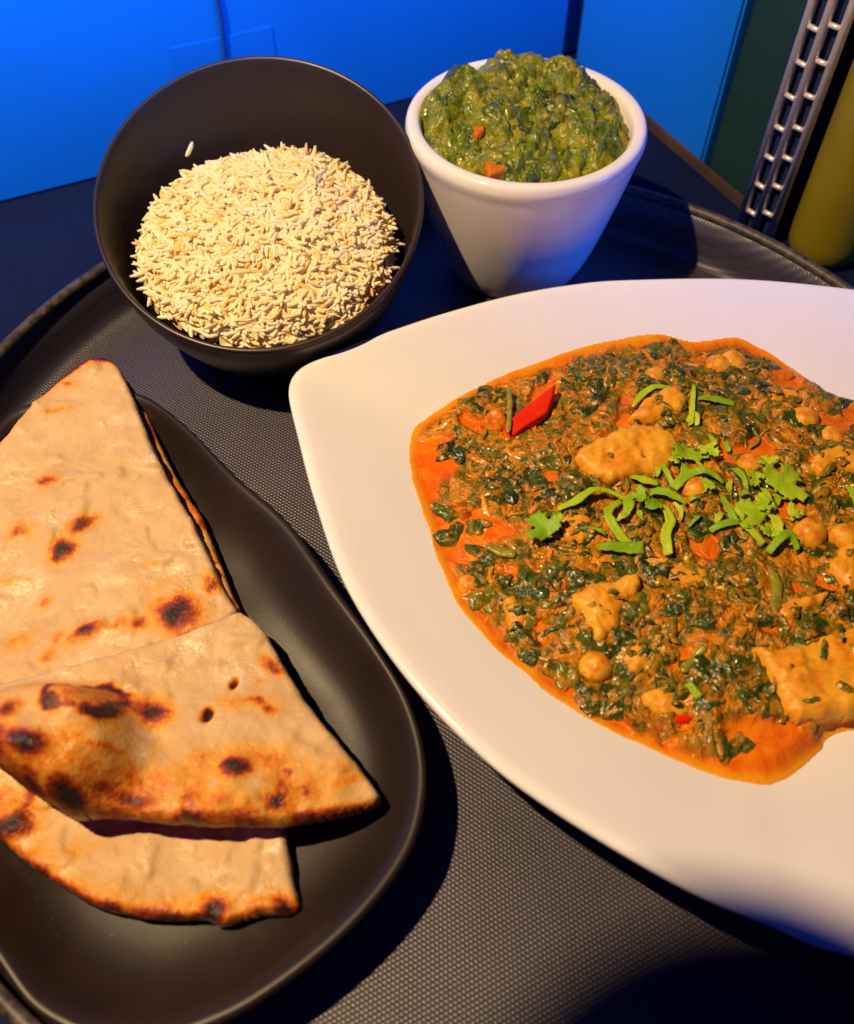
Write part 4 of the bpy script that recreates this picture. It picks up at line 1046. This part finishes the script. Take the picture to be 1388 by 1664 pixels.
nA = naan('naan_slice', A_out, 0.0075, A_tilt, A_spots, [(A_sp[5], 0.006, 0.005, 0, 0.0016), (A_sp[3], 0.004, 0.004, 0, 0.0012), (A_sp[2], 0.005, 0.003, 0.3, 0.0012), (A_sp[8], 0.006, 0.003, 0.5, 0.0010)], A_crust, seed=210)
tag(nA, 'largest naan slice with a folded top and dark scorched spots, overlapping the plate rim', 'naan')

# the folded-under layer that shows along the cut right edge
under = naan('folded_layer', [(-0.1251,0.2645), (-0.1191,0.2590), (-0.1105,0.2443), (-0.1003,0.2244), (-0.0902,0.2081), (-0.0838,0.1990), (-0.0788,0.1885), (-0.0732,0.1766), (-0.0679,0.1652), (-0.0650,0.1591), (-0.0716,0.1555), (-0.0832,0.1628), (-0.0960,0.1885), (-0.1090,0.2169), (-0.1209,0.2417)], 0.0060, lambda x, y: 0.0150 + 0.055 * np.clip(y - 0.155, 0, 0.2), [], [], lambda x, y, s: np.clip(0.42 + 0.35 * fbm(x * 140, y * 140, seed=88, octaves=3), 0, 1), seed=220)
under.location -= nA.location
under.parent = nA

# front slice lying lowest
C_sp = [(-0.1241,0.0855), (-0.1207,0.0938), (-0.0603,0.0606), (-0.0405,0.0614), (-0.1130,0.0740), (-0.1286,0.0919), (-0.0945,0.0625), (-0.0802,0.0603), (-0.0684,0.0622), (-0.1031,0.0774), (-0.0474,0.0606), (-0.0731,0.0593), (-0.1199,0.0766), (-0.1043,0.0672)]
C_sz = [(0.0080, 0.0050, 0.3, .95), (0.0030, 0.0060, 0, .62), (0.0052, 0.0042, 0, .92), (0.0050, 0.0036, 0, .84), (0.010, 0.006, -0.6, .40), (0.010, 0.008, 0, .40), (0.010, 0.003, -0.2, .52), (0.010, 0.0028, 0, .62), (0.006, 0.004, 0, .36), (0.008, 0.004, 0.3, .22), (0.010, 0.004, 0, .40), (0.012, 0.002, 0, .72), (0.008, 0.004, -0.7, .46), (0.014, 0.004, -0.5, .42)]
C_spots = [S_(p, *z) for p, z in zip(C_sp, C_sz)]
C_out = [(-0.0444,0.0922), (-0.0424,0.0840), (-0.0397,0.0742), (-0.0368,0.0649), (-0.0362,0.0618), (-0.0388,0.0602), (-0.0440,0.0605), (-0.0500,0.0595), (-0.0555,0.0576), (-0.0593,0.0576), (-0.0629,0.0592), (-0.0733,0.0592), (-0.0839,0.0602), (-0.0948,0.0628), (-0.1046,0.0674), (-0.1138,0.0725), (-0.1258,0.0804)] + [(-0.138, 0.092), (-0.148, 0.120), (-0.120, 0.128), (-0.075, 0.122)]
def C_tilt(x, y):
    return 0.0128 + 0.04 * np.clip(y - 0.06, 0, 1) + 0.0018 * smooth(0.086, 0.060, y)
def C_crust(x, y, s):
    low = smooth(0.082, 0.070, y - 0.30 * np.clip(-0.075 - x, 0, 1))
    return low * (0.34 * smooth(0.013, 0.0, s) + 0.34 * smooth(0.0030, 0.0, s)) * (0.8 + 0.6 * fbm(x * 150, y * 150, seed=95, octaves=3)) * (x < -0.045)
nC = naan('naan_slice', C_out, 0.0060, C_tilt, C_spots, [(C_sp[2], 0.004, 0.004, 0, 0.0012), (C_sp[0], 0.006, 0.005, 0, 0.0018)], C_crust, seed=230)
tag(nC, 'pale naan slice tucked under the blistered slice, scorched along its curved edge', 'naan')

# middle slice with the big blister
B_sp = [(-0.1053,0.1066), (-0.0904,0.1056), (-0.0853,0.1154), (-0.0951,0.1060), (-0.0837,0.1111), (-0.1178,0.1066), (-0.1098,0.0962), (-0.0997,0.0858), (-0.0926,0.0984), (-0.0565,0.0977), (-0.0439,0.0881), (-0.0344,0.0917), (-0.1191,0.0962), (-0.0412,0.0975), (-0.0493,0.1331), (-0.0537,0.1205), (-0.0493,0.1182), (-0.0583,0.1195), (-0.1263,0.1111), (-0.0634,0.0828), (-0.0685,0.0820), (-0.0853,0.0881), (-0.0748,0.0890), (-0.0605,0.0872), (-0.0239,0.0944), (-0.0269,0.0990), (-0.0968,0.0926), (-0.1224,0.1018), (-0.0530,0.0837), (-0.0725,0.0962), (-0.1158,0.1195), (-0.0656,0.0981), (-0.1119,0.0890), (-0.0314,0.0990), (-0.0534,0.1267), (-0.0676,0.1148), (-0.0612,0.1265)]
B_sz = [(0.0038, 0.0030, 0, .40), (0.0042, 0.0026, 0.2, .38), (0.0066, 0.0050, -0.5, .86), (0.0032, 0.0030, 0, .54), (0.0022, 0.0030, 0, .58), (0.0036, 0.0042, 0, .78), (0.0070, 0.0044, -0.1, .98), (0.0060, 0.0040, 0, .99), (0.0055, 0.0022, 0.2, .58), (0.0052, 0.0040, 0.2, .97), (0.0044, 0.0034, 0.5, .82), (0.0030, 0.0046, 0.3, .60), (0.0065, 0.0050, -0.6, .86), (0.0034, 0.0018, 0, .62), (0.0050, 0.0026, -0.8, .66), (0.0060, 0.0016, 0, .54), (0.0036, 0.0022, -0.3, .66), (0.010, 0.0030, 0.1, .36), (0.0030, 0.0048, 0.2, .58), (0.010, 0.0026, 0, .62), (0.012, 0.0016, 0, .72), (0.012, 0.0036, -0.1, .74), (0.010, 0.0040, 0, .40), (0.010, 0.0040, 0.3, .42), (0.008, 0.003, 0.4, .42), (0.006, 0.0035, 0, .34), (0.016, 0.008, 0, .40), (0.010, 0.010, 0, .36), (0.010, 0.0024, 0.1, .52), (0.008, 0.004, 0, .28), (0.007, 0.007, 0, .34), (0.008, 0.003, 0.2, .34), (0.012, 0.003, -0.5, .62), (0.006, 0.003, 0, .26), (0.002, 0.0016, 0, .38), (0.0015, 0.0021, -0.3, 1.25), (0.0010, 0.0019, -0.3, 1.15)]
B_spots = [S_(p, *z) for p, z in zip(B_sp, B_sz)]
B_out = [(-0.0633,0.1535), (-0.0581,0.1506), (-0.0527,0.1456), (-0.0488,0.1384), (-0.0454,0.1323), (-0.0392,0.1234), (-0.0325,0.1144), (-0.0256,0.1065), (-0.0194,0.0988), (-0.0148,0.0933), (-0.0140,0.0903), (-0.0185,0.0878), (-0.0273,0.0853), (-0.0360,0.0836), (-0.0447,0.0822), (-0.0552,0.0818), (-0.0658,0.0818), (-0.0764,0.0825), (-0.0863,0.0836), (-0.0943,0.0836), (-0.1013,0.0832), (-0.1074,0.0868), (-0.1155,0.0907), (-0.1265,0.0981)] + [(-0.132, 0.104), (-0.145, 0.112), (-0.142, 0.122)] + [(-0.1344,0.1267), (-0.1236,0.1301), (-0.1108,0.1340), (-0.0942,0.1397), (-0.0792,0.1456), (-0.0698,0.1502)]
BB = [(-0.1018,0.1133), (-0.1153,0.0998), (-0.0523,0.0897), (-0.1017,0.0879), (-0.1098,0.1036)]
def B_tilt(x, y):
    z = 0.0225 + 0.050 * np.clip(-0.030 - x, 0, 0.2) * 0.6
    return z + 0.0025 * smooth(0.128, 0.112, y) + 0.0030 * smooth(0.112, 0.092, y) * smooth(-0.035, -0.060, x) - 0.003 * smooth(-0.035, -0.016, x)
def B_crust(x, y, s):
    low = smooth(0.112, 0.100, y)
    n = fbm(x * 120, y * 120, seed=97, octaves=4)
    return low * np.clip(0.27 + 0.34 * n, 0, 1) + low * 0.30 * smooth(0.004, 0.0, s) * (0.7 + n)
RING = [(-0.1017,0.1150)][0]
_Bc = B_crust
def B_crust(x, y, s):
    dx = (x - RING[0]) / 0.0078; dy = (y - RING[1]) / 0.0056
    rho = np.hypot(dx, dy) + 0.50 * fbm(x * 150, y * 150, seed=99, octaves=3) - 0.25 * np.abs(dy)
    ring = np.maximum(0.97 * np.exp(-((rho - 1.0) / 0.32) ** 2) * (0.85 + 0.4 * fbm(x * 260, y * 260, seed=96, octaves=2)), 0.42 * smooth(0.9, 0.7, rho))
    blister_toast = 0.28 * np.exp(-(((x - BB[0][0] + 0.004) / 0.020) ** 2 + ((y - BB[0][1] - 0.002) / 0.013) ** 2) ** 1.5) * (0.9 + 0.5 * fbm(x * 110, y * 110, seed=98, octaves=3))  # orange toasting spread over the blister
    return np.maximum(_Bc(x, y, s), np.maximum(ring, blister_toast))
nB = naan('naan_slice', B_out, 0.0070, B_tilt, B_spots,
          [(BB[4], 0.0275, 0.0170, -0.30, 0.0190), (BB[0], 0.0110, 0.0080, -0.28, 0.0050), (BB[1], 0.012, 0.010, 0, 0.0035), (BB[2], 0.016, 0.005, 0.1, 0.0022), (BB[3], 0.010, 0.005, 0, 0.0025), (B_sp[6], 0.006, 0.004, 0, 0.0018), (B_sp[9], 0.005, 0.004, 0.2, 0.0022), (B_sp[7], 0.006, 0.004, 0, 0.0016), (B_sp[5], 0.0032, 0.0036, 0, 0.0014), (B_sp[35], 0.0016, 0.0022, -0.3, -0.0042), (B_sp[36], 0.0011, 0.0020, -0.3, -0.0036)],
          B_crust, seed=250)
tag(nB, 'pointed naan slice with a big blackened blister, resting across the paler slice', 'naan')

# bread crumbs and flour specks shed on the black plate
V = []; F = []; T = []
cr = [(-0.0688,0.0541), (-0.0901,0.0558), (-0.0992,0.0494), (-0.0476,0.0517), (-0.0317,0.0726), (-0.0253,0.0889), (-0.0208,0.1188), (-0.0144,0.1044), (-0.0325,0.1455), (-0.0494,0.1700), (-0.0601,0.1886), (-0.0759,0.0447), (-0.0586,0.0432), (-0.1033,0.0447), (-0.0370,0.0494), (-0.0629,0.0494), (-0.0219,0.0779), (-0.0407,0.1575), (-0.0193,0.1318), (-0.0701,0.2055), (-0.0924,0.0416), (-0.0824,0.0517), (-0.0440,0.0590), (-0.0292,0.0624)]
for c_ in cr:
    k = rng.uniform(0.00016, 0.00050)
    off = len(V)
    pts = [(1, 0, 0), (-1, 0, 0), (0, 1, 0), (0, -1, 0), (0, 0, 0.9), (0, 0, -0.4)]
    for p in pts:
        V.append((c_[0] + p[0] * k * rng.uniform(0.7, 1.5), c_[1] + p[1] * k * rng.uniform(0.7, 1.5), 0.0066 + 0.0004 + p[2] * k)); T.append(rng.uniform(0.0, 0.35))
    for a, b, c in ((0, 2, 4), (2, 1, 4), (1, 3, 4), (3, 0, 4), (2, 0, 5), (1, 2, 5), (3, 1, 5), (0, 3, 5)):
        F.append([off + a, off + b, off + c])
tag(mesh('bread_crumbs', V, F, False, {'toast': np.array(T)}, M['naan']), 'tiny pale bread crumbs scattered on the black plate', 'crumbs', kind='stuff')

# ------------------------------------------------------------------ stray grains, rack, bottle
GP = [(-0.1008,0.3529)][0]
stray((GP[0], GP[1], 0.0660), 0.6, 0.9, 'single rice grain stuck to the inside wall of the black bowl')

rack = empty('wire_rack', (0.1660, 0.3890, -0.006))
rails = [(-0.0052, 0.0072), (0.0, 0.0), (0.0062, -0.0060)]
for x, y in rails:
    tube('rail', [(x, y, 0.0), (x, y, 0.20), (x, y, 0.42)], 0.0021, 12, M['chrome'], rack)
for k in range(26):
    for i in (0, 1):
        (x0, y0), (x1, y1) = rails[i], rails[i + 1]
        z = 0.012 + k * 0.0152 + (0.004 if i else 0)
        tube('rung', [(x0, y0, z), (x1, y1, z)], 0.0012, 8, M['chrome'], rack)
quad_box('back_plate', Vector((-0.0060, 0.0125, 0)), Vector((0.66, -0.75, 0)), 0.0205, 0.002, 0.0, 0.42, M['blue_plastic'], rack, out=Vector((0.75, 0.66, 0)))
tag(rack, 'chrome wire rack upright with short rungs standing behind the tray', 'rack')

bottle = empty('squeeze_bottle', (0.1985, 0.3775, -0.006))
revolve('body', [(0.0, 0.0), (0.0120, 0.0), (0.0155, 0.0015), (0.0175, 0.005), (0.0180, 0.012), (0.0184, 0.06), (0.0188, 0.14), (0.0180, 0.155), (0.0120, 0.165), (0.0, 0.166)], 48, M['olive'], bottle)
revolve('cap', [(0.0, 0.1662), (0.0115, 0.1662), (0.0110, 0.178), (0.0045, 0.186), (0.0025, 0.205), (0.0, 0.206)], 32, M['cap'], bottle)
tag(bottle, 'olive yellow squeeze bottle standing on the counter beside the wire rack', 'bottle')

# unseen hanging dome, added to cast a shadow over the plate's near corner
caster = empty('shadow_caster', (-0.144, 0.075, 0.408))
revolve('shade', [(a * 0.60, b * 0.60) for a, b in [(0.0600, 0.000), (0.0610, 0.001), (0.0560, 0.022), (0.042, 0.040), (0.020, 0.050), (0.008, 0.053), (0.008, 0.060), (0.0, 0.060), (0.0, 0.057), (0.006, 0.051), (0.019, 0.048), (0.040, 0.038), (0.0545, 0.021), (0.0600, 0.000)]], 64, M['black_metal'], caster)
tube('cord', [(0, 0, 0.034), (0, 0, 0.9)], 0.002, 8, M['black_metal'], caster)
tag(caster, 'small black dome added out of view to cast a shadow on the tray', 'shadow caster')
